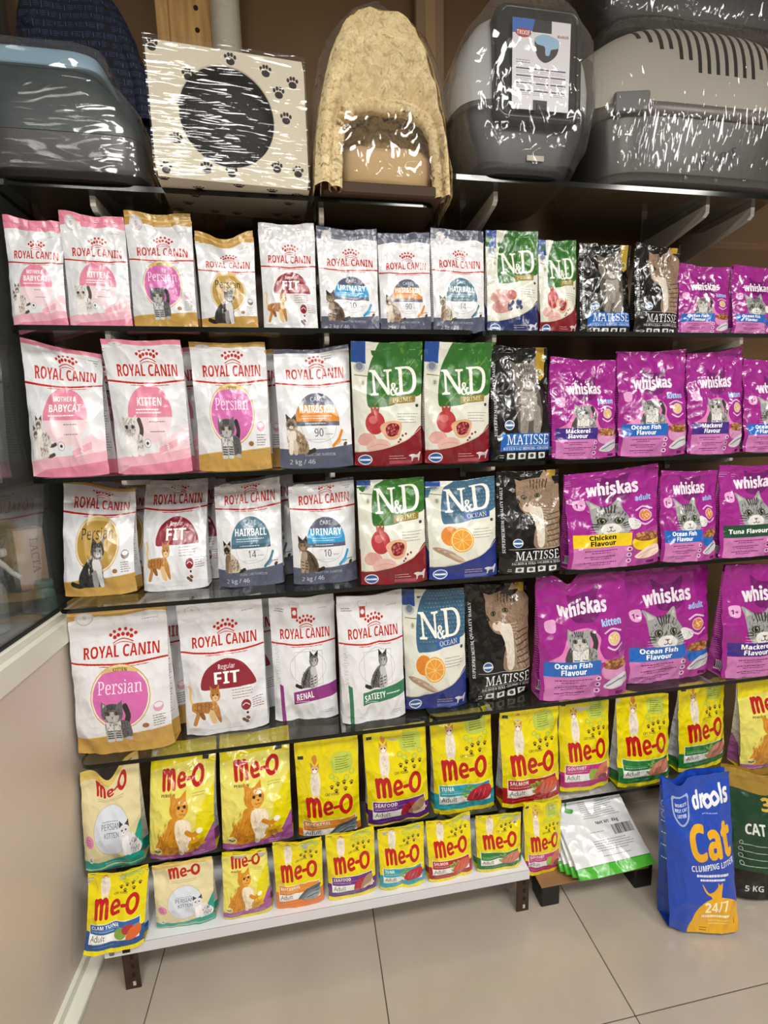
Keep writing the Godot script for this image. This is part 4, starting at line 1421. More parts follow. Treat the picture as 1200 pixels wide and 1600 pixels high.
func art_green_litter() -> ImageTexture:
	var c := Canvas.new(240, 300, col(0x123c26), 2.0, 52)
	side_print(c, col(0x123c26), Color(0.5, 0.6, 0.5), Color(0.07, 0.06, 0.06), col(0x9c7a2c))
	c.poly([0, 0, 200, 0, 200, 36, 100, 52, 0, 44], col(0x9c7a2c))
	c.text("3", 96, 92, 46, col(0xc9a23c), 30, "ab", 0.0, 0.8)
	c.text("CAT LITTER", 108, 148, 34, Color(0.88, 0.89, 0.85), 150, "ab", 0.0, 0.4)
	for i in 4:
		c.line([20, 172 + i * 16, 150, 174 + i * 16], 1.4, Color(0.7, 0.76, 0.7), false)
		c.ell(24, 168 + i * 16, 5, 5, Color(0.7, 0.76, 0.7))
		c.ell(24, 168 + i * 16, 3.6, 3.6, col(0x123c26))
	c.blob([-10, 240, 60, 232, 130, 244, 210, 236, 212, 312, -12, 312], Color(0.07, 0.055, 0.05))
	c.text("5 KG", 52, 280, 20, Color(0.85, 0.85, 0.82), 50, "ab")
	return c.tex()

func art_white_sack() -> ImageTexture:
	var c := Canvas.new(240, 300, Color(0.84, 0.85, 0.86), 2.0, 53)
	c.rect(200, 0, 40, 300, Color(0.84, 0.85, 0.86))
	c.rect(0, 262, 240, 38, col(0x4cae34))
	c.rect(0, 262, 240, 3, col(0x2f8a22))
	c.blob([20, 28, 34, 20, 44, 34, 40, 56, 54, 66, 46, 80, 30, 70, 30, 48], col(0x3f9038))
	c.small(70, 44, 108, 9, 8, Color(0.35, 0.36, 0.38), 2.0)
	c.text("Net Wt. 8kg", 130, 136, 15, Color(0.15, 0.15, 0.16), 66, "ab")
	for i in 22:
		c.rect(136 + i * 2.6, 146, c.rng.randf_range(0.8, 1.9), 34, Color(0.08, 0.08, 0.08))
	c.small(72, 160, 48, 1, 7, Color(0.4, 0.4, 0.4), 2.2)
	c.small(70, 190, 112, 5, 8, Color(0.4, 0.41, 0.43), 2.0)
	c.small(80, 240, 80, 1, 7, Color(0.4, 0.41, 0.43), 2.0)
	return c.tex()

# ---------------------------------------------------------------- packs
func pack_material(art: String) -> StandardMaterial3D:
	if bag_mats.has(art):
		return bag_mats[art]
	var tex: ImageTexture
	var blue := col(0x1d64bc)
	var indigo := col(0x3d2580)
	match art:
		"babycat", "kitten", "persian_kitten", "persian", "fit", "urinary", "skin", "hairball", "renal", "satiety": tex = art_crown(art)
		"pomegranate", "ocean", "blueberry": tex = art_leaf(art)
		"black_kitten": tex = art_black("kitten")
		"black_adult": tex = art_black("adult")
		"mag_kit_ocean": tex = art_magenta(true, ["Ocean Fish", "Flavour"], blue)
		"mag_kit_mack": tex = art_magenta(true, ["Mackerel", "Flavour"], indigo)
		"mag_ad_ocean": tex = art_magenta(false, ["Ocean Fish", "Flavour"], blue)
		"mag_chicken": tex = art_magenta(false, ["Chicken", "Flavour"], col(0xe8c81c))
		"mag_tuna": tex = art_magenta(false, ["Tuna Flavour"], col(0x1d4a33))
		"mag_mack": tex = art_magenta(false, ["Mackerel", "Flavour"], indigo)
		"yellow_persian": tex = art_yellow_persian()
		"cream_kitten": tex = art_cream_kitten()
		"y_mackerel": tex = art_yellow("mackerel", "MACKEREL", col(0xe08a2a), col(0xe07a18))
		"y_seafood": tex = art_yellow("seafood", "SEAFOOD", col(0x6a2f86), col(0x5a2478))
		"y_tuna": tex = art_yellow("tuna", "TUNA", col(0x2f9aa8), col(0x2aa0b0))
		"y_salmon": tex = art_yellow("salmon", "SALMON", col(0xb01c2c), col(0xa81820))
		"y_gourmet": tex = art_yellow("gourmet", "GOURMET", col(0xc23a80), col(0xb83078))
		"y_green": tex = art_yellow("green", "", col(0x2a7a3a), col(0x207034))
		"y_clam": tex = art_yellow("clam", "CLAM TUNA", col(0x2f62a8), col(0x24508a))
		"blue_litter": tex = art_blue_litter()
		"green_litter": tex = art_green_litter()
		"white_sack": tex = art_white_sack()
	var m := mat(Color.WHITE, 0.3)
	m.albedo_texture = tex
	m.normal_enabled = true
	m.normal_texture = M.crease[bag_mats.size() % 3]
	m.normal_scale = 0.5
	var glossy := art.begins_with("mag") or art.begins_with("black") or art.begins_with("y_") or art.begins_with("yellow")
	m.roughness = 0.17 if glossy else 0.25
	m.normal_scale = 0.8 if glossy else 0.5
	if art.begins_with("black"):
		m.normal_scale = 0.5
	m.metallic_specular = 0.6
	bag_mats[art] = m
	return m

# a filled pack: front and back skins, flat foot, folded side gussets and a crimped top seam
func pack(called: String, label: String, category: String, group: String, art: String, at: Vector3, w: float, h: float, d: float, o: Dictionary, sd: int) -> Node3D:
	var t := thing(called, label, category, at, group)
	t.rotation = Vector3(o.get("lean", 0.0), o.get("yaw", 0.0), o.get("roll", 0.0))
	if not o.has("yaw"):
		t.rotation.y = sin(sd * 1.7) * 0.045
	var m := pack_material(art)
	var f1 := FastNoiseLite.new()
	f1.seed = sd
	f1.frequency = 1.0
	f1.fractal_type = FastNoiseLite.FRACTAL_RIDGED
	f1.fractal_octaves = 2
	var f2 := FastNoiseLite.new()
	f2.seed = sd + 77
	f2.frequency = 1.0
	var rng := RandomNumberGenerator.new()
	rng.seed = sd * 31 + 7
	var gloss := float(o.get("gloss", 0))
	var amp: float = (0.0048 + 0.002 * gloss) * o.get("rough", 1.0) * clampf(h / 0.34, 0.6, 1.1)
	# a few folds: [point, direction, depth]
	var folds := []
	for i in 4 + int(gloss) * 2:
		folds.append([Vector2(rng.randf(), rng.randf_range(0.45, 0.95) if i % 2 else rng.randf_range(0.0, 0.35)), Vector2.from_angle(rng.randf_range(-1.2, 1.2) + (PI / 2 if i % 3 == 0 else 0.0)), rng.randf_range(0.003, 0.008), rng.randf_range(0.07, 0.18)])
	var tw: float = o.get("tw", 0.97)
	var dip: float = o.get("dip", rng.randf_range(0.0, 0.009))
	var dipc: float = o.get("dipc", 0.5)
	var dipw: float = o.get("dipw", 0.3)
	var slope: float = o.get("slope", rng.randf_range(-0.006, 0.006))
	var bend: float = o.get("bend", rng.randf_range(-0.004, 0.008))
	var slump := float(o.get("slump", 0))
	var full := float(o.get("full", 0.0))
	var surf := func(u: float, v: float, side: float) -> Vector3:
		var pr := (0.8 + 0.2 * smoothstep(0.0, 0.2, v)) * (1.0 - (0.97 - full * 0.3) * pow(smoothstep(0.3 + full * 0.2, 0.97, v), 0.9))
		var bk := smoothstep(0.0, 0.4, v)
		var e := lerpf(0.72, 0.42, bk)
		var c := 1.0 - pow(absf(2.0 * u - 1.0), lerpf(6.0, 2.8, bk))
		var z := d / 2 * pr * (e + (1.0 - e) * c)
		var x := (u - 0.5) * w * lerpf(1.0, tw, v) * (1.0 - 0.05 * pr)
		var y := v * h
		if side > 0.0:
			var q := Vector2(u * w, v * h) * 13.0
			var env := 0.45 + 0.55 * maxf(smoothstep(0.55, 0.9, v), maxf(1.0 - smoothstep(0.0, 0.16, v), smoothstep(0.5, 1.0, absf(2 * u - 1))))
			z += (f1.get_noise_2d(q.x, q.y) * 0.6 + f2.get_noise_2d(q.x * 0.7, q.y * 0.5)) * amp * env
			for g in folds:
				var r := Vector2(u, v) - Vector2(g[0])
				var ds := absf(r.cross(g[1]))
				var al := r.dot(g[1])
				z -= g[2] * maxf(0.0, 1.0 - ds / g[3]) * maxf(0.0, 1.0 - absf(al) / 0.35)
		z += f2.get_noise_2d(u * 2.2 + 40.0, v * 1.3) * 0.006 * smoothstep(0.5, 1.0, v)
		var tp := smoothstep(0.55, 1.0, v)
		y -= dip * exp(-pow((u - dipc) / dipw, 2.0)) * tp
		y += slope * (u - 0.5) * 2.0 * tp
		z = z * side + bend * v * v + (0.012 * dip / 0.03) * exp(-pow((u - dipc) / dipw, 2.0)) * tp
		# foot corners
		y += 0.004 * pow(absf(2 * u - 1), 4.0) * (1.0 - smoothstep(0.0, 0.08, v))
		if slump > 0.0:
			z += 0.03 * (1.0 - v) * (1.0 - v)
			x -= 0.012 * (1.0 - v)
		return Vector3(x, y, z)
	var fold := float(o.get("fold", 0.0))    # how much of the print is folded away at the top
	var shift := float(o.get("shift", 0.0))
	var ty := func(v: float) -> float:
		var y := 1.0 - v
		return clampf(y + fold * (1.0 - y) * smoothstep(0.0, 0.07, y) + shift, 0.002, 0.998)
	var nu := 25
	var nv := 31
	var vs: float = 1.0 - float(o.get("seal", 0.06))
	var body := Shape.new()
	for side in [1.0, -1.0]:
		var p := PackedVector3Array()
		var uv := PackedVector2Array()
		for j in nv:
			for i in nu:
				var u := float(i) / (nu - 1)
				if side < 0:
					u = 1.0 - u
				var v := vs * j / (nv - 1)
				p.append(surf.call(u, v, side))
				uv.append(Vector2(u * 200.0 / 240.0 if side > 0 else 0.86, ty.call(v)))
		body.grid(p, nu, nv, uv)
	# foot
	var p0 := PackedVector3Array()
	var uv0 := PackedVector2Array()
	for k in 2:
		for i in nu:
			p0.append(surf.call(float(i) / (nu - 1), 0.0, -1.0 if k == 0 else 1.0))
			uv0.append(Vector2(0.05, 0.985))
	body.grid(p0, nu, 2, uv0)
	part("pack_body", body.mesh(), m, t)
	for s in [0.0, 1.0]:
		var g := PackedVector3Array()
		var guv := PackedVector2Array()
		for j in nv:
			var v := vs * j / (nv - 1)
			var a: Vector3 = surf.call(s, v, 1.0)
			var b: Vector3 = surf.call(s, v, -1.0)
			var th := (a - b).length()
			for k in 5:
				var q := k / 4.0
				var mid := a.lerp(b, q if s > 0.5 else 1.0 - q)
				mid.x += (0.5 - s) * 2.0 * th * 0.3 * (1.0 - absf(q - 0.5) * 2.0) + (s - 0.5) * 0.004 * sin(q * PI * 2.0)
				g.append(mid)
				guv.append(Vector2((201.0 + 38.0 * q) / 240.0, 1.0 - v))
		var gs := Shape.new()
		gs.grid(g, 5, nv, guv)
		part("side_gusset", gs.mesh(), m, t)
	var seal := Shape.new()
	for side in [1.0, -1.0]:
		var p := PackedVector3Array()
		var uv := PackedVector2Array()
		for j in 9:
			for i in nu:
				var u := float(i) / (nu - 1)
				if side < 0:
					u = 1.0 - u
				var v := lerpf(vs, 1.0, j / 8.0)
				var q: Vector3 = surf.call(u, v, side)
				q.z += 0.0012 * sin(j * PI) + (0.0009 if j % 2 else 0.0) * side
				p.append(q)
				uv.append(Vector2(u * 200.0 / 240.0, ty.call(v)))
		seal.grid(p, nu, 9, uv)
	part("top_seam", seal.mesh(), m, t)
	return t

func bags():
	var k := 0
	for q in PACKS:
		k += 1
		var o: Dictionary = q[7]
		var art: String = q[0]
		var t := pack("cat_food_bag", q[8], "cat food", "cat food bags, " + q[9], art, Vector3(q[1], q[2] + 0.0005, q[3] - q[6] / 2), q[4], q[5], q[6], o, 100 + k * 13)
		if o.has("behind"):   # the same pack stands behind, showing in the gap
			var r: Node3D = t.duplicate()
			r.name = numbered("cat_food_bag")
			add_child(r)
			r.position += Vector3(0.034, 0, -q[6] - 0.006)
			r.rotation.y = -0.02
			r.set_meta("label", "half-hidden pack behind the " + {"babycat": "pink babycat bag", "kitten": "pink kitten bag", "persian_kitten": "pink-circle kitten bag", "persian": "gold-circle bag", "fit": "dark red dome bag", "hairball": "grey-teal dome bag"}[art] + " on the " + q[9])

var PACKS := [   # print, x, shelf top, front z, width, height, depth, shape, label, where
	["babycat", 0.037, 1.6980, 0.270, 0.124, 0.251, 0.055, {}, "small white pouch with pink dome and brown-faced kitten on the uppermost bag shelf", "uppermost bag shelf"],
	["kitten", 0.170, 1.6980, 0.270, 0.144, 0.264, 0.055, {}, "small pink-topped pouch with walking pale kitten on the uppermost bag shelf", "uppermost bag shelf"],
	["persian_kitten", 0.318, 1.6980, 0.270, 0.156, 0.274, 0.055, {}, "small gold-topped pouch with pink circle and grey kitten on the uppermost bag shelf", "uppermost bag shelf"],
	["persian", 0.469, 1.6980, 0.270, 0.142, 0.239, 0.055, {"dip":0.028,"bend":0.01}, "small gold pouch with gold circle and curled top on the uppermost bag shelf", "uppermost bag shelf"],
	["fit", 0.621, 1.6980, 0.270, 0.143, 0.266, 0.055, {}, "small white pouch with dark red dome and orange cat on the uppermost bag shelf", "uppermost bag shelf"],
	["urinary", 0.774, 1.6980, 0.270, 0.161, 0.262, 0.055, {}, "small slate-topped pouch with bright blue dome and tabby on the uppermost bag shelf", "uppermost bag shelf"],
	["skin", 0.924, 1.6980, 0.270, 0.143, 0.255, 0.055, {}, "small slate-topped pouch with orange dome and cream cat on the uppermost bag shelf", "uppermost bag shelf"],
	["hairball", 1.071, 1.6980, 0.270, 0.154, 0.270, 0.055, {}, "small slate-topped pouch with grey-teal dome and dark-faced cat on the uppermost bag shelf", "uppermost bag shelf"],
	["blueberry", 1.227, 1.6980, 0.270, 0.154, 0.273, 0.055, {}, "small green-leaf pouch with blueberries and navy foot on the uppermost bag shelf", "uppermost bag shelf"],
	["pomegranate", 1.362, 1.6980, 0.270, 0.120, 0.256, 0.055, {}, "small green-leaf pouch with red foot on the uppermost bag shelf", "uppermost bag shelf"],
	["black_kitten", 1.507, 1.6980, 0.270, 0.159, 0.248, 0.055, {"gloss":1}, "small black pouch with blue title band and kitten on the uppermost bag shelf", "uppermost bag shelf"],
	["black_adult", 1.670, 1.6980, 0.270, 0.155, 0.249, 0.055, {"gloss":1}, "small all-black pouch with brown tabby on the uppermost bag shelf", "uppermost bag shelf"],
	["mag_kit_ocean", 1.831, 1.6980, 0.270, 0.171, 0.202, 0.055, {"gloss":1}, "small magenta pouch with upright kitten beside black pouch on the uppermost bag shelf", "uppermost bag shelf"],
	["mag_ad_ocean", 2.010, 1.6980, 0.270, 0.183, 0.202, 0.055, {"gloss":1}, "small magenta pouch with cat face, end of the row on the uppermost bag shelf", "uppermost bag shelf"],
	["babycat", 0.066, 1.3460, 0.285, 0.183, 0.317, 0.085, {"slope":-0.02,"behind":1,"fold":0.153}, "large white bag with pink dome reading babycat on the second bag shelf", "second bag shelf"],
	["kitten", 0.261, 1.3460, 0.285, 0.183, 0.324, 0.085, {"bend":0.046,"slope":0.0,"dip":0.004,"behind":1,"fold":0.153}, "large white bag with pink dome reading kitten on the second bag shelf", "second bag shelf"],
	["persian_kitten", 0.460, 1.3460, 0.285, 0.191, 0.324, 0.085, {"bend":0.022,"slope":0.0,"dip":0.004,"behind":1,"fold":0.153}, "large gold-topped bag with pink circle and grey kitten on the second bag shelf", "second bag shelf"],
	["skin", 0.669, 1.3460, 0.285, 0.203, 0.317, 0.085, {"slope":0.008,"fold":0.153}, "slate-topped bag with orange dome and cream cat on the second bag shelf", "second bag shelf"],
	["pomegranate", 0.866, 1.3460, 0.285, 0.196, 0.324, 0.085, {"bend":0.046,"slope":0.0,"dip":0.004}, "green-leaf bag with red foot beside the orange-dome bag on the second bag shelf", "second bag shelf"],
	["pomegranate", 1.061, 1.3460, 0.285, 0.198, 0.324, 0.085, {"bend":0.046,"slope":0.0,"dip":0.004}, "green-leaf bag with red foot beside the black kitten bag on the second bag shelf", "second bag shelf"],
	["black_kitten", 1.252, 1.3460, 0.285, 0.188, 0.323, 0.085, {"gloss":1,"tw":0.9}, "black bag with blue title band and sitting grey kitten on the second bag shelf", "second bag shelf"],
	["mag_kit_mack", 1.452, 1.3460, 0.285, 0.217, 0.289, 0.085, {"gloss":1}, "magenta kitten bag with indigo band next to the black bag on the second bag shelf", "second bag shelf"],
	["mag_kit_ocean", 1.676, 1.3460, 0.285, 0.235, 0.313, 0.085, {"gloss":1}, "magenta kitten bag with blue ocean fish band on the second bag shelf", "second bag shelf"],
	["mag_kit_mack", 1.893, 1.3460, 0.285, 0.203, 0.314, 0.085, {"gloss":1,"slope":0.01}, "magenta kitten bag with indigo band between two blue-band bags on the second bag shelf", "second bag shelf"],
	["mag_ad_ocean", 2.103, 1.3460, 0.285, 0.222, 0.286, 0.085, {"gloss":1}, "magenta bag with grown cat face, end of row on the second bag shelf", "second bag shelf"],
	["persian", 0.069, 1.0160, 0.215, 0.188, 0.302, 0.085, {"slope":-0.012,"dip":0.012,"dipc":0.75,"bend":-0.048,"behind":1,"fold":0.190}, "gold-circle bag with grey and white longhaired cat on the third bag shelf", "third bag shelf"],
	["fit", 0.264, 1.0160, 0.215, 0.177, 0.302, 0.085, {"bend":-0.090,"slope":0.0,"dip":0.004,"behind":1,"fold":0.190}, "white bag with dark red dome and walking orange cat on the third bag shelf", "third bag shelf"],
	["hairball", 0.471, 1.0160, 0.228, 0.188, 0.302, 0.085, {"slope":0.012,"bend":-0.022,"dip":0.004,"behind":1,"fold":0.190}, "slate-footed bag with grey-teal dome and dark-faced cat on the third bag shelf", "third bag shelf"],
	["urinary", 0.679, 1.0160, 0.255, 0.189, 0.293, 0.085, {"fold":0.190}, "slate-footed bag with bright blue dome and tabby on the third bag shelf", "third bag shelf"],
	["pomegranate", 0.869, 1.0160, 0.310, 0.195, 0.293, 0.085, {"fold":0.147}, "green-leaf bag with red foot and pomegranate on the third bag shelf", "third bag shelf"],
	["ocean", 1.071, 1.0160, 0.310, 0.214, 0.285, 0.085, {"fold":0.147}, "blue fish-scale bag with oranges and navy foot on the third bag shelf", "third bag shelf"],
	["black_adult", 1.276, 1.0160, 0.310, 0.200, 0.301, 0.085, {"gloss":1}, "black bag with large brown tabby face on the third bag shelf", "third bag shelf"],
	["mag_chicken", 1.546, 1.0160, 0.310, 0.325, 0.295, 0.085, {"gloss":1,"slope":0.012,"fold":0.140}, "wide magenta bag with yellow chicken flavour band on the third bag shelf", "third bag shelf"],
	["mag_ad_ocean", 1.806, 1.0160, 0.310, 0.198, 0.282, 0.085, {"gloss":1,"fold":0.140}, "magenta bag with blue ocean fish band on the third bag shelf", "third bag shelf"],
	["mag_tuna", 2.041, 1.0160, 0.310, 0.276, 0.296, 0.085, {"gloss":1,"fold":0.140}, "magenta bag with dark green tuna band on the third bag shelf", "third bag shelf"],
	["persian_kitten", 0.110, 0.5830, 0.273, 0.263, 0.405, 0.100, {"slope":0.008,"bend":-0.007,"dip":0.004,"behind":1,"fold":0.050}, "tall gold-footed bag with pink circle and grey kitten on the fourth bag shelf", "fourth bag shelf"],
	["fit", 0.374, 0.5830, 0.238, 0.240, 0.395, 0.100, {"slope":0.008,"behind":1,"fold":0.050}, "tall white bag with dark red dome and walking orange cat on the fourth bag shelf", "fourth bag shelf"],
	["renal", 0.605, 0.5830, 0.223, 0.198, 0.381, 0.100, {"fold":0.050}, "white bag with purple renal band and sketched cat on the fourth bag shelf", "fourth bag shelf"],
	["satiety", 0.803, 0.5830, 0.273, 0.201, 0.391, 0.100, {"bend":0.01,"fold":0.050}, "white bag with green satiety band and sketched cat on the fourth bag shelf", "fourth bag shelf"],
	["ocean", 1.001, 0.5955, 0.267, 0.200, 0.371, 0.100, {"fold":0.030}, "blue fish-scale bag with oranges and navy foot on the fourth bag shelf", "fourth bag shelf"],
	["black_adult", 1.209, 0.5955, 0.258, 0.219, 0.368, 0.100, {"gloss":1}, "black bag with large brown tabby face on the fourth bag shelf", "fourth bag shelf"],
	["mag_kit_ocean", 1.468, 0.5955, 0.310, 0.303, 0.392, 0.100, {"gloss":1,"dip":0.03,"dipc":0.34,"dipw":0.09,"bend":-0.012,"slope":0.0,"fold":0.060}, "large magenta kitten bag with pink halo and notched top on the fourth bag shelf", "fourth bag shelf"],
	["mag_ad_ocean", 1.799, 0.5955, 0.266, 0.342, 0.384, 0.100, {"gloss":1,"slope":0.008,"fold":0.060}, "large magenta bag with grey cat face and blue band on the fourth bag shelf", "fourth bag shelf"],
	["mag_mack", 2.127, 0.5955, 0.310, 0.317, 0.381, 0.100, {"gloss":1,"fold":0.060}, "large magenta bag with indigo mackerel band on the fourth bag shelf", "fourth bag shelf"],
	["cream_kitten", 0.059, 0.2620, 0.310, 0.156, 0.293, 0.085, {"dip":0.045,"dipc":0.5,"dipw":0.2,"slope":0.022,"bend":-0.013,"fold":0.080}, "cream pack with teal foot and folded notched top on the fifth bag shelf", "fifth bag shelf"],
	["yellow_persian", 0.240, 0.2620, 0.310, 0.186, 0.293, 0.085, {"bend":-0.075,"slope":0.0,"dip":0.004,"shift":-0.060}, "pale yellow pack with orange longhaired cat, next to cream pack on the fifth bag shelf", "fifth bag shelf"],
	["yellow_persian", 0.446, 0.2620, 0.310, 0.208, 0.293, 0.085, {"bend":-0.077,"slope":0.0,"dip":0.004,"shift":-0.060}, "pale yellow pack with orange longhaired cat, beside orange-footed pack on the fifth bag shelf", "fifth bag shelf"],
	["y_mackerel", 0.656, 0.2620, 0.310, 0.192, 0.293, 0.085, {"bend":-0.001,"slope":0.0,"dip":0.004,"shift":-0.130}, "yellow pack with orange foot and grey mackerel on the fifth bag shelf", "fifth bag shelf"],
	["y_seafood", 0.864, 0.2620, 0.310, 0.199, 0.293, 0.085, {"bend":-0.013,"slope":0.0,"dip":0.004,"shift":-0.030}, "yellow pack with purple seafood foot on the fifth bag shelf", "fifth bag shelf"],
	["y_tuna", 1.079, 0.2500, 0.296, 0.204, 0.318, 0.085, {"slope":0.006,"bend":-0.018,"dip":0.004}, "yellow pack with turquoise tuna foot on the fifth bag shelf", "fifth bag shelf"],
	["y_salmon", 1.296, 0.2500, 0.310, 0.205, 0.318, 0.085, {"bend":0.003,"slope":0.0,"dip":0.004}, "yellow pack with red salmon foot on the fifth bag shelf", "fifth bag shelf"],
	["y_gourmet", 1.501, 0.2500, 0.285, 0.184, 0.314, 0.085, {}, "yellow pack with pink gourmet foot on the fifth bag shelf", "fifth bag shelf"],
	["y_green", 1.704, 0.2500, 0.304, 0.202, 0.318, 0.085, {"slope":-0.02,"bend":-0.002,"dip":0.004}, "yellow pack with green foot, next to the pink-footed pack on the fifth bag shelf", "fifth bag shelf"],
	["y_green", 1.952, 0.2500, 0.272, 0.213, 0.318, 0.085, {"yaw":0.12,"bend":0.007,"slope":0.0,"dip":0.004}, "yellow pack with green foot, next to the orange-cat pack on the fifth bag shelf", "fifth bag shelf"],
	["yellow_persian", 2.187, 0.2500, 0.310, 0.236, 0.318, 0.085, {"bend":-0.015,"slope":0.0,"dip":0.004,"shift":-0.060}, "pale yellow pack with orange cat, end of row on the fifth bag shelf", "fifth bag shelf"],
	["y_clam", 0.104, 0.1455, 0.410, 0.149, 0.185, 0.060, {"slump":1,"fold":0.170}, "small yellow pack with blue foot sagging over the rack end", "low white rack"],
	["cream_kitten", 0.261, 0.1455, 0.405, 0.157, 0.178, 0.060, {"fold":0.100}, "small cream pack with teal foot on the low white rack", "low white rack"],
	["yellow_persian", 0.421, 0.1455, 0.410, 0.135, 0.182, 0.060, {"tw":0.85,"fold":0.100}, "small pale yellow pack with orange longhaired cat on the low white rack", "low white rack"],
	["y_mackerel", 0.563, 0.1455, 0.410, 0.136, 0.195, 0.060, {"fold":0.170}, "small yellow pack with orange foot on the low white rack", "low white rack"],
	["y_seafood", 0.708, 0.1455, 0.410, 0.141, 0.188, 0.060, {"fold":0.170}, "small yellow pack with purple foot on the low white rack", "low white rack"],
	["y_tuna", 0.853, 0.1455, 0.410, 0.137, 0.183, 0.060, {"fold":0.170}, "small yellow pack with turquoise foot on the low white rack", "low white rack"],
	["y_salmon", 0.995, 0.1455, 0.410, 0.139, 0.183, 0.060, {"fold":0.170}, "small yellow pack with red foot on the low white rack", "low white rack"],
	["y_green", 1.146, 0.1455, 0.410, 0.143, 0.173, 0.060, {"fold":0.170}, "small yellow pack with green foot on the low white rack", "low white rack"],
]

# ---------------------------------------------------------------- goods on the floor, beyond the rack
func floor_goods():
	var t := thing("low_stand", "low black stand topped with a brown cardboard sheet", "stand", Vector3(1.26, 0, 0))
	for x in [0.045, 0.36]:
		for z in [0.1, 0.385]:
			part("foot", box(Vector3(0.06, 0.074, 0.06), 0.003), mat(Color(0.03, 0.03, 0.03), 0.5), t, Vector3(x, 0.037, z))
	part("frame", box(Vector3(0.36, 0.012, 0.34), 0.002), mat(Color(0.03, 0.03, 0.03), 0.5), t, Vector3(0.2, 0.068, 0.23))
	part("cardboard_sheet", box(Vector3(0.36, 0.005, 0.36), 0.001), M.card, t, Vector3(0.19, 0.0775, 0.242))
	pack("cat_food_bag", "small yellow pack with pink foot on the cardboard-topped stand", "cat food", "cat food bags, low stand", "y_gourmet", Vector3(1.3, 0.0805, 0.36), 0.13, 0.235, 0.05, {}, 991)
	# flat white sacks lying against one another
	var labels := ["empty white sack with green hem lying at the bottom of the pile", "empty white sack with green hem, second from the pile's bottom", "empty white sack with green hem, second from the pile's top", "white sack with green hem and barcode on top of the pile"]
	for i in 4:
		pack("flat_sack", labels[i], "sack", "white sacks on the low stand", "white_sack", Vector3(1.475 + i * 0.011, 0.088 + i * 0.005, 0.405 + i * 0.013), 0.27, 0.235, 0.011, {"lean": -1.0, "yaw": 0.03 * i - 0.05, "full": 0.6, "rough": 1.3, "tw": 0.94, "seal": 0.03}, 700 + i)
	pack("litter_sack", "upright blue and yellow clumping cat litter sack on the floor", "cat litter", "litter sacks", "blue_litter", Vector3(1.7, 0.004, 0.535), 0.2, 0.43, 0.105, {"lean": -0.17, "yaw": -0.22, "full": 1.0, "slope": 0.012, "dip": 0.02, "dipc": 0.2, "dipw": 0.12, "tw": 0.95}, 811)
	pack("litter_sack", "dark green litter sack with gold top on the floor", "cat litter", "litter sacks", "green_litter", Vector3(1.97, 0.004, 0.49), 0.23, 0.385, 0.105, {"lean": -0.17, "yaw": -0.2, "full": 1.0, "dip": 0.02, "tw": 0.95}, 823)

# ---------------------------------------------------------------- goods on the topmost shelf
func streak_film(sc: Vector3, alpha := 0.1) -> StandardMaterial3D:
	var m: StandardMaterial3D = M.film.duplicate()
	m.uv1_scale = sc
	m.albedo_color.a = alpha * 0.25
	return m

func puff(rings: Array, amp: float, freq: float, sd: int) -> Array:
	var f := FastNoiseLite.new()
	f.seed = sd
	f.frequency = freq
	var out := []
	for r: PackedVector3Array in rings:
		var q := PackedVector3Array()
		for p in r:
			q.append(p + Vector3(f.get_noise_3dv(p), f.get_noise_3dv(p + Vector3(9, 0, 0)), f.get_noise_3dv(p + Vector3(0, 9, 0))) * amp)
		out.append(q)
	return out

func lerp_rings(keys: Array, n: int, e := 4.0, m := 40) -> Array:   # keys: [y, w, d, dx, dz]
	var out := []
	for i in keys.size() - 1:
		for k in n:
			var t := float(k) / n
			var a: Array = keys[i]
			var b: Array = keys[i + 1]
			out.append(ring(lerpf(a[1], b[1], t), lerpf(a[2], b[2], t), lerpf(a[0], b[0], t), e, m, lerpf(a[3], b[3], t), lerpf(a[4], b[4], t)))
	var l: Array = keys[keys.size() - 1]
	out.append(ring(l[1], l[2], l[0], e, m, l[3], l[4]))
	return out

func top_goods():
	paw_cube()
	cat_cave()
	hooded_box()
	carrier()
	tray_stack()
	posts()

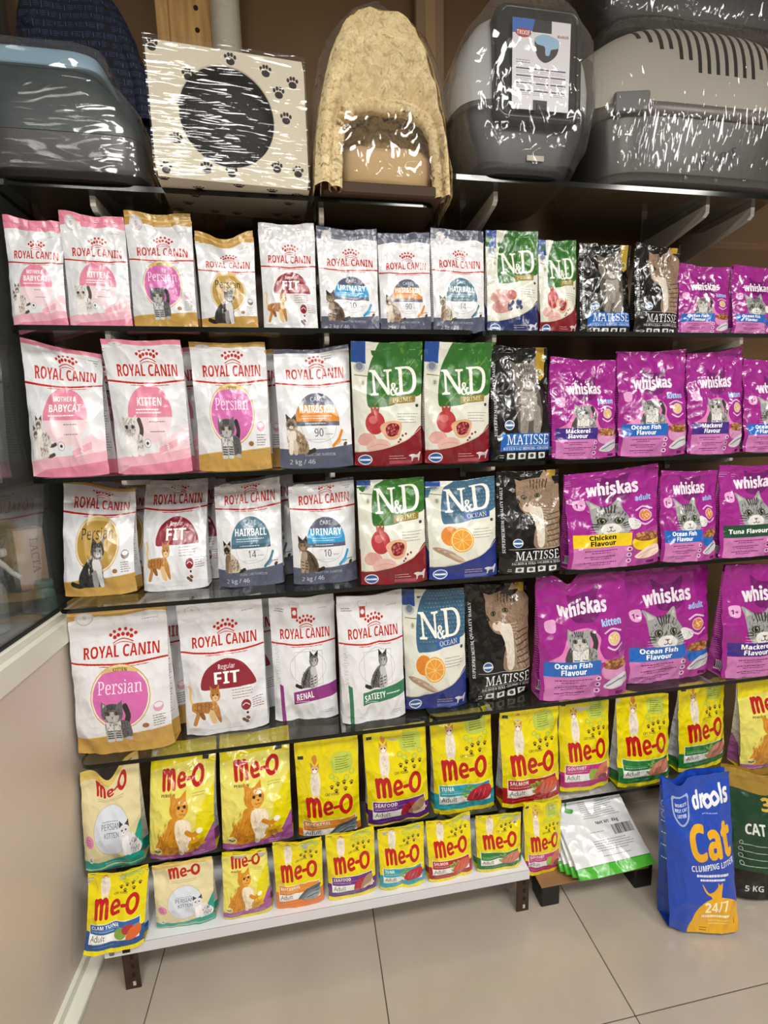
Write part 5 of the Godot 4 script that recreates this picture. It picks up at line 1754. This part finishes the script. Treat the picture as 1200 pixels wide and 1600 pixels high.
func paw_cube():
	var y0 := 2.0065
	var t := thing("cat_house", "cream paw-print cube house with round hole, wrapped in clear film", "cat house", Vector3(0.508, y0, 0.25))
	t.rotation.y = 0.07
	var w := 0.335
	var h := 0.268
	var d := 0.16
	var c := Canvas.new(250, 200, Color(0.84, 0.81, 0.73), 3.0, 5)
	for i in 1500:
		var g := c.rng.randf_range(-0.03, 0.03)
		c.rect(c.rng.randf() * 250, c.rng.randf() * 200, 1.5, 1.5, Color(0.84 + g, 0.81 + g, 0.73 + g))
	for q in [[10, 8], [62, 44], [52, 90], [36, 140], [130, 12], [206, 52], [186, 22], [230, 34], [216, 90], [196, 168], [120, 182], [80, 180], [232, 172], [16, 186], [60, 70]]:
		paw(c, q[0], q[1], 9, Color(0.16, 0.14, 0.14))
	var m := mat(Color.WHITE, 0.9)
	m.albedo_texture = c.tex()
	# front with a round hole
	var f := Shape.new()
	var p := PackedVector3Array()
	var uv := PackedVector2Array()
	var n := 64
	for k in 3:
		for i in n + 1:
			var a := TAU * i / n + PI / 4
			var dir := Vector2(cos(a), sin(a))
			var edge := dir * minf(w / 2 / maxf(absf(dir.x), 1e-5), h / 2 / maxf(absf(dir.y), 1e-5))
			var q := Vector2(-0.008, 0.002) + dir * (0.102 + 0.002 * k) if k < 2 else edge
			p.append(Vector3(q.x, h / 2 + q.y, d / 2 + (0.0 if k else -0.004)))
			uv.append(Vector2(q.x / w + 0.5, 0.5 - q.y / h))
	# right cross up must point out: go the other way round
	var p2 := PackedVector3Array()
	var uv2 := PackedVector2Array()
	for k in 3:
		for i in n + 1:
			p2.append(p[k * (n + 1) + n - i])
			uv2.append(uv[k * (n + 1) + n - i])
	f.grid(p2, n + 1, 3, uv2, true)
	part("front_panel", f.mesh(), m, t)
	var s := Shape.new()
	s.quad(Vector3(w / 2, 0, d / 2), Vector3(w / 2, 0, -d / 2), Vector3(w / 2, h, -d / 2), Vector3(w / 2, h, d / 2))
	s.quad(Vector3(-w / 2, 0, -d / 2), Vector3(-w / 2, 0, d / 2), Vector3(-w / 2, h, d / 2), Vector3(-w / 2, h, -d / 2))
	s.quad(Vector3(-w / 2, h, d / 2), Vector3(w / 2, h, d / 2), Vector3(w / 2, h, -d / 2), Vector3(-w / 2, h, -d / 2))
	s.quad(Vector3(-w / 2, 0, -d / 2), Vector3(w / 2, 0, -d / 2), Vector3(w / 2, 0, d / 2), Vector3(-w / 2, 0, d / 2))
	s.quad(Vector3(w / 2, 0, -d / 2), Vector3(-w / 2, 0, -d / 2), Vector3(-w / 2, h, -d / 2), Vector3(w / 2, h, -d / 2))
	part("side_panels", s.mesh(), m, t)
	# dark cushion filling the hole
	var cu := Shape.new()
	var rr := []
	for k in 8:
		var q := 0.102 * cos(k / 7.0 * PI / 2 * 0.98)
		var z := d / 2 - 0.045 + 0.035 * sin(k / 7.0 * PI / 2)
		var r := PackedVector3Array()
		for i in 40:
			var a := TAU * i / 40
			r.append(Vector3(-0.008 + cos(a) * q, h / 2 + 0.002 + sin(a) * q, z))
		rr.append(r)
	cu.loft(puff(rr, 0.006, 14.0, 4), true, false)
	part("cushion", cu.mesh(), mat(Color(0.06, 0.06, 0.075), 0.8), t)
	var tu := Shape.new()
	var tp := PackedVector3Array()
	for k in 2:
		for i in n + 1:
			var a := TAU * i / n
			tp.append(Vector3(-0.008 + cos(a) * 0.103, h / 2 + 0.002 + sin(a) * 0.103, d / 2 - 0.003 - 0.06 * k))
	tu.grid(tp, n + 1, 2, PackedVector2Array(), true)
	part("hole_lining", tu.mesh(), mat(Color(0.09, 0.09, 0.1), 0.9), t)
	# stretched film
	var fl := Shape.new()
	var fp := PackedVector3Array()
	var nz := FastNoiseLite.new()
	nz.seed = 3
	nz.frequency = 1.0
	for j in 41:
		for i in 31:
			var u := i / 30.0
			var v := j / 40.0
			fp.append(Vector3((u - 0.5) * (w + 0.006), v * (h + 0.006), d / 2 + 0.005 + 0.0022 * nz.get_noise_2d(u * 2.0 + v, v * 34.0)))
	fl.grid(fp, 31, 41)
	fl.quad(Vector3(w / 2 + 0.003, 0, d / 2 + 0.004), Vector3(w / 2 + 0.003, 0, -d / 2), Vector3(w / 2 + 0.003, h, -d / 2), Vector3(w / 2 + 0.003, h, d / 2 + 0.004))
	part("plastic_film", fl.mesh(), streak_film(Vector3(1.4, 13, 1.4), 0.08), t)

func cat_cave():
	var t := thing("cat_cave", "beige fleece cave bed in a clear plastic bag", "cat bed", Vector3(0.862, 2.0065, 0.18))
	var fl := tri(mat(Color.WHITE, 0.95), 3.0)
	fl.albedo_texture = noise_tex(Color(0.84, 0.73, 0.53), Color(0.97, 0.9, 0.72), 0.03, 61, 256, 5)
	fl.normal_enabled = true
	fl.normal_texture = noise_normal(0.045, 62, 14.0, 256, false, 4)
	var arch := func(a: float, sc: float, z: float) -> Vector3:   # a from 0 (right foot) to PI (left foot)
		var c := cos(a)
		var s := sin(a)
		return Vector3((signf(c) * pow(absf(c), 0.62) * (0.178 - 0.045 * s)) * sc, pow(s, 0.75) * 0.405 * sc, z)
	var o := Shape.new()
	var p := PackedVector3Array()
	var nz := FastNoiseLite.new()
	nz.frequency = 14.0
	var nn := 41
	for k in 8:
		for i in nn:
			var a := PI * i / (nn - 1)
			var sc: float = [0.86, 0.93, 0.97, 1.0, 1.0, 0.99, 0.98, 0.95][k]
			var q: Vector3 = arch.call(a, sc, lerpf(-0.15, 0.15, k / 7.0))
			q += q.normalized() * nz.get_noise_3dv(q) * 0.008
			p.append(q)
	var pr := PackedVector3Array()
	for k in 8:
		for i in nn:
			pr.append(p[k * nn + nn - 1 - i])
	o.grid(p, nn, 8)
	part("shell", o.mesh(), fl, t)
	# padded front round the opening
	var fa := PackedVector3Array()
	for k in 9:
		for i in nn:
			var a := PI * i / (nn - 1)
			var f := k / 8.0
			var q: Vector3 = arch.call(a, 0.95, 0.0)
			var c := cos(a)
			var w := Vector3(signf(c) * pow(absf(c), 0.5) * 0.128 + 0.012, pow(sin(a), 0.6) * 0.19, 0.0)
			var e := q.lerp(w, f)
			e.z = 0.148 + 0.03 * sin(f * PI) - 0.02 * f + nz.get_noise_2d(e.x * 0.8, e.y * 0.8) * 0.02 + 0.012 * c * -1.0
			fa.append(e)
	var fs := Shape.new()
	fs.grid(fa, nn, 9)
	part("padded_front", fs.mesh(), fl, t)
	# rolled rim of the opening
	var r := Shape.new()
	var path := PackedVector3Array()
	for i in 41:
		var a := PI * i / 40.0
		var c := cos(a)
		path.append(Vector3(signf(c) * pow(absf(c), 0.5) * 0.13 + 0.012, pow(sin(a), 0.6) * 0.192, 0.135 - 0.012 * c) + Vector3(nz.get_noise_1d(i * 0.02), nz.get_noise_1d(i * 0.02 + 7), 0) * 0.008)
	r.tube(path, 0.017, 12)
	part("rolled_rim", r.mesh(), fl, t)
	# plush lining at the back
	var b := Shape.new()
	var bp := PackedVector3Array()
	for j in 14:
		for i in 17:
			var u := i / 16.0
			var v := j / 13.0
			var hw := 0.15 * sqrt(1.0 - pow(v * 0.98, 3.0))
			var q := Vector3((u - 0.5) * 2.0 * hw, 0.01 + v * 0.31, 0.02 + 0.07 * v)
			q.z += nz.get_noise_2d(q.x * 0.7, q.y * 0.7) * 0.02
			bp.append(q)
	b.grid(bp, 17, 14)
	part("lining", b.mesh(), fl, t)
	var cu := Shape.new()
	cu.loft(puff(lerp_rings([[0.03, 0.24, 0.22, 0.015, 0.0], [0.045, 0.26, 0.24, 0.015, 0.0], [0.1, 0.265, 0.25, 0.015, 0.0], [0.125, 0.25, 0.22, 0.015, -0.01], [0.132, 0.16, 0.12, 0.015, -0.02]], 3, 3.5), 0.006, 9.0, 7))
	part("cushion", cu.mesh(), tri(mat(Color(0.76, 0.64, 0.47), 0.9), 2.0), t)
	part("base_board", box(Vector3(0.3, 0.028, 0.27), 0.004), mat(Color(0.26, 0.17, 0.1), 0.7), t, Vector3(0.0, 0.0145, 0.0))
	# loose bag
	var f := Shape.new()
	var fp := []
	for k in 12:
		var v := k / 11.0
		var ring_p := PackedVector3Array()
		for i in 48:
			var a := -TAU * i / 48
			var wv := 0.16 * pow(1.0 - pow(v, 3.2), 0.5) + 0.014
			ring_p.append(Vector3(signf(cos(a)) * pow(absf(cos(a)), 0.6) * wv, 0.014 + v * 0.425, 0.028 + signf(sin(a)) * pow(absf(sin(a)), 0.6) * (0.168 - 0.09 * v * v * v)))
		fp.append(ring_p)
	f.loft(puff(fp, 0.012, 11.0, 12), true, false)
	part("plastic_bag", f.mesh(), streak_film(Vector3(4, 2.4, 4), 0.1), t)

func hooded_box():
	var t := thing("litter_box", "grey hooded litter box with door and printed card, wrapped in plastic", "litter box", Vector3(1.222, 2.0685, 0.195))
	var dark := mat(Color(0.2, 0.2, 0.205), 0.4)
	var pale := mat(Color(0.66, 0.66, 0.66), 0.4)
	var b := Shape.new()
	b.loft(lerp_rings([[0.0, 0.25, 0.26, 0, 0.0], [0.012, 0.27, 0.28, 0, 0.0], [0.1, 0.34, 0.3, 0, 0.0], [0.13, 0.355, 0.31, 0, 0.0], [0.134, 0.368, 0.32, 0, 0.0], [0.146, 0.368, 0.32, 0, 0.0]], 2, 4.0))
	part("tray", b.mesh(), dark, t)
	var hd := Shape.new()
	hd.loft(lerp_rings([[0.147, 0.362, 0.315, 0, 0.0], [0.2, 0.366, 0.312, 0, 0.0], [0.25, 0.35, 0.305, 0, 0.0], [0.3, 0.305, 0.29, 0, 0.002], [0.33, 0.26, 0.27, 0, 0.004], [0.35, 0.2, 0.23, 0, 0.008], [0.357, 0.12, 0.12, 0, 0.01]], 3, 4.5))
	part("hood", hd.mesh(), pale, t)
	# door with a dark rounded frame, standing proud
	var outline := func(w: float, h: float, r: float, z: float, taper: float) -> PackedVector3Array:
		var q := PackedVector3Array()
		for k in 4:
			for i in 6:
				var a := PI / 2 * k + PI / 2 * i / 5.0
				var c := Vector2([1, -1, -1, 1][k] * (w / 2 - r), [1, 1, -1, -1][k] * (h / 2 - r))
				var v := c + Vector2(cos(a), sin(a)) * r
				v.x *= 1.0 - taper * (v.y / h + 0.5) * 0.0 + taper * absf(v.y / h)
				q.append(Vector3(v.x, v.y, z))
		return q
	var fr := Shape.new()
	fr.loft([outline.call(0.222, 0.25, 0.03, -0.03, 0.0), outline.call(0.222, 0.25, 0.03, 0.0, 0.0), outline.call(0.212, 0.24, 0.028, 0.007, 0.0), outline.call(0.196, 0.224, 0.022, 0.007, 0.0), outline.call(0.19, 0.218, 0.02, 0.002, 0.0)])
	var door := part("door", fr.mesh(), mat(Color(0.13, 0.135, 0.14), 0.25), t, Vector3(0.012, 0.218, 0.166), Vector3(-0.03, 0, 0))
	var hi := Shape.new()
	hi.box(Vector3.ZERO, Vector3(0.03, 0.02, 0.012), 0.004)
	part("latch", hi.mesh(), mat(Color(0.1, 0.1, 0.1), 0.35), door, Vector3(0.002, -0.098, 0.008))
	var c := Canvas.new(120, 160, Color(0.86, 0.85, 0.87), 3.0, 8)
	c.rect(40, 0, 40, 22, Color(0.12, 0.12, 0.125))
	c.rect(0, 0, 26, 26, col(0x2f62b8))
	c.poly([26, 0, 46, 0, 40, 20, 26, 26], col(0x2f62b8))
	c.ell(22, 25, 16, 8, col(0xa8302c))
	c.text("TRIXIE", 22, 28.5, 11, Color(0.95, 0.92, 0.92), 27)
	c.blob([46, 34, 66, 26, 92, 34, 94, 52, 84, 66, 66, 74, 50, 62], Color(0.17, 0.15, 0.17))
	c.blob([46, 32, 66, 24, 94, 32, 94, 46, 80, 50, 76, 60, 68, 60, 66, 46, 50, 42], col(0x8fb4d2))
	c.text("40x40x56", 104, 28, 7, col(0x8a2a34), 24)
	for j in 4:
		for i in 3:
			c.rect(8 + i * 36, 86 + j * 13, 32, 2.4, Color(0.2, 0.22, 0.36))
			c.small(8 + i * 36, 91 + j * 13, 32, 2, 3, Color(0.55, 0.54, 0.58), 1.0)
	c.small(8, 72, 34, 2, 4, Color(0.4, 0.4, 0.45), 1.4)
	c.rect(44, 142, 30, 18, Color(0.12, 0.12, 0.125))
	var cm := mat(Color.WHITE, 0.45)
	cm.albedo_texture = c.tex()
	var cd := Shape.new()
	cd.quad(Vector3(-0.072, -0.1, 0), Vector3(0.072, -0.1, 0), Vector3(0.076, 0.092, 0), Vector3(-0.07, 0.092, 0))
	cd.quad(Vector3(0.072, -0.1, -0.0006), Vector3(-0.072, -0.1, -0.0006), Vector3(-0.07, 0.092, -0.0006), Vector3(0.076, 0.092, -0.0006))
	var cp := part("printed_card", cd.mesh(), cm, t, Vector3(0.012, 0.214, 0.178), Vector3(-0.03, 0, 0))
	cp.set_meta("label", "white printed card with a small picture of the box")
	part("price_sticker", box(Vector3(0.045, 0.012, 0.001)), mat(Color(0.7, 0.68, 0.6), 0.6), t, Vector3(0.02, 0.03, 0.146))
	var f := Shape.new()
	f.loft(puff(lerp_rings([[0.009, 0.29, 0.29, 0, 0.016], [0.06, 0.34, 0.31, 0, 0.02], [0.15, 0.366, 0.335, 0, 0.024], [0.2, 0.364, 0.335, 0, 0.03], [0.28, 0.34, 0.335, 0, 0.03], [0.35, 0.25, 0.32, 0, 0.024], [0.375, 0.15, 0.2, 0, 0.0]], 4, 4.5, 56), 0.008, 12.0, 31), true, true)
	part("plastic_bag", f.mesh(), streak_film(Vector3(4, 2.0, 4), 0.13), t)

func carrier():
	var t := thing("pet_carrier", "large taupe pet carrier with pale slotted lid, film-wrapped on the top shelf", "pet carrier", Vector3(1.75, 2.0685, 0.17))
	var low := mat(Color(0.2, 0.185, 0.175), 0.35)
	var b := Shape.new()
	b.loft(lerp_rings([[0.0, 0.54, 0.24, 0, 0.0], [0.012, 0.57, 0.27, 0, 0.0], [0.03, 0.58, 0.28, 0, 0.0], [0.034, 0.59, 0.29, 0, 0.0], [0.16, 0.625, 0.315, 0, 0.0]], 3, 5.0, 48))
	part("lower_shell", b.mesh(), low, t)
	var rm := Shape.new()
	rm.loft(lerp_rings([[0.16, 0.63, 0.32, 0, 0.0], [0.163, 0.645, 0.335, 0, 0.0], [0.186, 0.648, 0.338, 0, 0.0], [0.19, 0.638, 0.328, 0, 0.0]], 1, 5.0, 48))
	part("rim", rm.mesh(), mat(Color(0.33, 0.31, 0.29), 0.3), t)
	# lid: arched skin with a row of long vents
	var xs := []
	var slot := {}
	var n := 17
	for e in [-0.318, -0.31, -0.29, -0.265, -0.24]:
		xs.append(e)
	for k in n:
		var x := -0.212 + k * 0.0268
		slot[xs.size()] = k
		xs.append(x)
		xs.append(x + 0.011)
	for e in [0.25, 0.28, 0.305, 0.318]:
		xs.append(e)
	var js := []
	for j in 25:
		js.append(j / 24.0)
	var p := PackedVector3Array()
	for v: float in js:
		for x: float in xs:
			var u: float = absf(x) / 0.318
			var hh := 0.24 * (1.0 - 0.34 * pow(u, 3.0))
			var dd := 0.158 * (1.0 - 0.25 * pow(u, 5.0))
			var a := PI * v
			p.append(Vector3(x, 0.188 + pow(sin(a), 0.8) * hh, signf(cos(a)) * pow(absf(cos(a)), 0.55) * dd))
	var holes := {}
	for i: int in slot:
		var k: int = slot[i]
		var q := absf(k - 9.0) / 9.0
		for j in range(2 + int(round(4.0 * q * q)), 9):
			holes[j * xs.size() + i] = true
	var ld := Shape.new()
	ld.grid(p, xs.size(), js.size(), PackedVector2Array(), false, holes)
	for e in [0, xs.size() - 1]:   # closed ends
		var rim_pts := []
		for j in js.size():
			rim_pts.append(p[j * xs.size() + e])
		ld.face(rim_pts, Vector3(-1 if e == 0 else 1, 0, 0))
	part("slotted_lid", ld.mesh(), mat(Color(0.63, 0.61, 0.57), 0.4), t)
	part("latch", box(Vector3(0.09, 0.05, 0.014), 0.004), mat(Color(0.3, 0.3, 0.3), 0.4), t, Vector3(-0.24, 0.185, 0.155), Vector3(0, -0.2, 0))
	var hw := Shape.new()
	for st in [[-0.03, 0.07, -0.028, 0.06, -0.01, 0.068], [-0.012, 0.075, -0.016, 0.05, -0.018, 0.045], [0.03, 0.06, 0.034, 0.085, 0.045, 0.088, 0.046, 0.078, 0.036, 0.074], [0.075, 0.1, 0.066, 0.098, 0.07, 0.088, 0.076, 0.08, 0.066, 0.074]]:
		var path := PackedVector3Array()
		for i in range(0, st.size(), 2):
			path.append(Vector3(st[i], st[i + 1], 0.1545 + (st[i + 1] - 0.07) * 0.1))
		hw.tube(path, 0.0014, 6)
	part("marker_writing", hw.mesh(), mat(Color(0.04, 0.035, 0.03), 0.7), t)
	var f := Shape.new()
	f.loft(puff(lerp_rings([[0.008, 0.6, 0.3, 0, 0.004], [0.04, 0.61, 0.315, 0, 0.004], [0.15, 0.655, 0.35, 0, 0.002], [0.19, 0.668, 0.356, 0, 0.0], [0.33, 0.645, 0.34, 0, 0], [0.4, 0.58, 0.28, 0, 0], [0.436, 0.44, 0.14, 0, 0]], 4, 5.0, 64), 0.005, 16.0, 41), true, false)
	part("plastic_film", f.mesh(), streak_film(Vector3(11, 1.8, 11), 0.1), t)
	# another carrier, dark, lying on top
	var s := thing("pet_carrier", "dark brown wrapped pet carrier lying on the slotted carrier", "pet carrier", Vector3(1.86, 2.507, 0.13))
	var q := Shape.new()
	q.loft(lerp_rings([[0.0, 0.66, 0.18, 0, 0], [0.02, 0.72, 0.22, 0, 0], [0.1, 0.76, 0.25, 0, 0], [0.14, 0.78, 0.26, 0, 0], [0.16, 0.78, 0.26, 0, 0]], 2, 5.0))
	part("lower_shell", q.mesh(), mat(Color(0.13, 0.11, 0.1), 0.4), s)
	var l := Shape.new()
	l.loft(lerp_rings([[0.162, 0.76, 0.25, 0, 0], [0.24, 0.7, 0.22, 0, 0], [0.3, 0.5, 0.14, 0, 0]], 3, 4.0))
	part("lid", l.mesh(), mat(Color(0.22, 0.2, 0.18), 0.45), s)
	var ff := Shape.new()
	ff.loft(puff(lerp_rings([[-0.001, 0.7, 0.2, 0, 0], [0.02, 0.745, 0.24, 0, 0], [0.1, 0.785, 0.275, 0, 0], [0.2, 0.78, 0.275, 0, 0], [0.31, 0.54, 0.17, 0, 0]], 4, 5.0, 64), 0.007, 13.0, 47), true, false)
	part("plastic_film", ff.mesh(), streak_film(Vector3(5, 1.6, 5), 0.1), s)

func tray_stack():
	var t := thing("litter_tray", "dark teal litter tray with pale blue rim in clear plastic", "litter tray", Vector3(0.15, 2.0065, 0.24))
	var lo := Shape.new()
	lo.loft(lerp_rings([[0.0, 0.28, 0.14, 0.0, 0.0], [0.01, 0.31, 0.16, 0.0, 0.0], [0.05, 0.325, 0.168, 0.0, 0.0], [0.085, 0.325, 0.168, 0.0, 0.0]], 3, 6.0))
	part("lower_tray", lo.mesh(), mat(Color(0.17, 0.155, 0.165), 0.35), t)
	var up := Shape.new()
	up.loft(lerp_rings([[0.086, 0.327, 0.17, 0.0, 0.0], [0.12, 0.32, 0.17, -0.003, 0.0], [0.17, 0.285, 0.166, -0.02, 0.0], [0.205, 0.245, 0.16, -0.04, 0.0], [0.21, 0.23, 0.15, -0.045, 0.0]], 3, 6.0))
	part("upper_tray", up.mesh(), mat(Color(0.12, 0.18, 0.19), 0.35), t)
	var rim := Shape.new()
	rim.loft(lerp_rings([[0.21, 0.25, 0.168, -0.04, 0.0], [0.213, 0.262, 0.172, -0.034, 0.0], [0.24, 0.255, 0.168, -0.037, 0.0], [0.246, 0.235, 0.155, -0.04, 0.0]], 2, 6.0))
	part("rim", rim.mesh(), mat(Color(0.5, 0.62, 0.7), 0.4), t)
	var f := Shape.new()
	f.loft(puff(lerp_rings([[0.008, 0.33, 0.175, 0.0, 0.0], [0.09, 0.336, 0.182, 0.0, 0.0], [0.15, 0.325, 0.182, -0.004, 0.0], [0.21, 0.28, 0.18, -0.027, 0.0], [0.255, 0.265, 0.176, -0.03, 0.0], [0.268, 0.2, 0.1, -0.03, 0.0]], 4, 5.0, 48), 0.006, 13.0, 51), true, false)
	part("plastic_bag", f.mesh(), streak_film(Vector3(1.0, 4, 1.0), 0.16), t)
	# navy weave bed behind
	var c := Canvas.new(200, 200, Color(0.035, 0.05, 0.1), 2.0, 4)
	for j in 10:
		for i in 8:
			var x := i * 25.0 + (12 if j % 2 else 0)
			var y := j * 20.0
			c.rect(x, y, 21, 16, Color(0.06, 0.09, 0.19))
			for k in 3:
				c.rect(x + 3, y + 3 + k * 4, c.rng.randf_range(8, 16), 0.9, Color(0.25, 0.31, 0.45))
			c.rect(x + 22, y + 2, 1.0, c.rng.randf_range(8, 15), Color(0.4, 0.46, 0.58))
	var m := tri(mat(Color.WHITE, 0.8), 5.0)
	m.albedo_texture = c.tex()
	var s := thing("pet_bed", "navy woven pet bed standing behind the teal tray", "pet bed", Vector3(0.135, 2.0065, 0.068))
	var b := Shape.new()
	b.loft(puff(lerp_rings([[0.013, 0.28, 0.05, 0, 0], [0.03, 0.31, 0.085, 0, 0], [0.2, 0.33, 0.1, 0, 0], [0.33, 0.318, 0.1, 0, 0], [0.45, 0.27, 0.09, -0.01, 0], [0.56, 0.18, 0.07, -0.03, 0], [0.6, 0.08, 0.03, -0.03, 0]], 5, 3.0, 48), 0.012, 6.0, 81))
	part("padded_side", b.mesh(), m, s)
	var pp := Shape.new()
	var path := PackedVector3Array()
	for i in 33:
		var a := PI * i / 32.0
		path.append(Vector3(0.15 * cos(a) - 0.01, 0.24 + 0.28 * sin(a), 0.036 - 0.02 * sin(a)))
	pp.tube(path, 0.022, 10)
	part("bolster", pp.mesh(), m, s)

func posts():
	var wd := tri(mat(Color.WHITE, 0.7), 1.0)
	wd.uv1_scale = Vector3(7, 0.8, 7)
	wd.albedo_texture = noise_tex(Color(0.6, 0.44, 0.25), Color(0.78, 0.62, 0.38), 0.02, 71, 256, 4)
	var t := thing("wooden_plank", "pale wooden plank standing upright behind the paw print cube", "plank", Vector3(0.39, 2.0065, 0.09))
	part("board", box(Vector3(0.105, 0.7, 0.022), 0.002), wd, t, Vector3(0.012, 0.35, 0))
	part("edge_batten", box(Vector3(0.03, 0.7, 0.034), 0.002), wd, t, Vector3(-0.052, 0.35, 0.008))
	for y in [0.47, 0.52, 0.6]:
		var h := Shape.new()
		h.lathe([[0.0, 0.0], [0.006, 0.0], [0.006, 0.002], [0.0, 0.002]], 12)
		part("screw_hole", h.mesh(), mat(Color(0.12, 0.07, 0.04), 0.9), t, Vector3(0.03, y, 0.0105), Vector3(PI / 2, 0, 0))
	var s := thing("scratching_post", "white rope-wound scratching post in shrink film behind the cube", "scratching post", Vector3(0.492, 2.0065, 0.1))
	var core := Shape.new()
	core.lathe([[0.0, 0.0], [0.034, 0.0], [0.034, 0.75], [0.0, 0.75]])
	part("core", core.mesh(), mat(Color(0.6, 0.57, 0.5), 0.8), s)
	var rope := Shape.new()
	var prof := []
	for i in 200:
		prof.append([0.0355 + 0.0022 * absf(sin(i * PI / 4.0)), 0.005 + i * 0.0037])
	rope.lathe(prof, 28)
	part("rope_winding", rope.mesh(), mat(Color(0.72, 0.69, 0.62), 0.6), s)
	var fm := Shape.new()
	fm.lathe([[0.0395, 0.0], [0.0395, 0.75]], 28)
	part("shrink_film", fm.mesh(), streak_film(Vector3(3, 9, 3), 0.12), s)
	var bx := thing("cardboard_box", "plain tan carton standing against the wall behind the cave bed", "box", Vector3(1.06, 2.0685, 0.02))
	part("carton", box(Vector3(0.085, 0.64, 0.032), 0.003), mat(Color(0.52, 0.43, 0.33), 0.85), bx, Vector3(0, 0.32, 0))
	part("tape", box(Vector3(0.03, 0.64, 0.001)), mat(Color(0.6, 0.5, 0.36), 0.3), bx, Vector3(0, 0.32, 0.017))
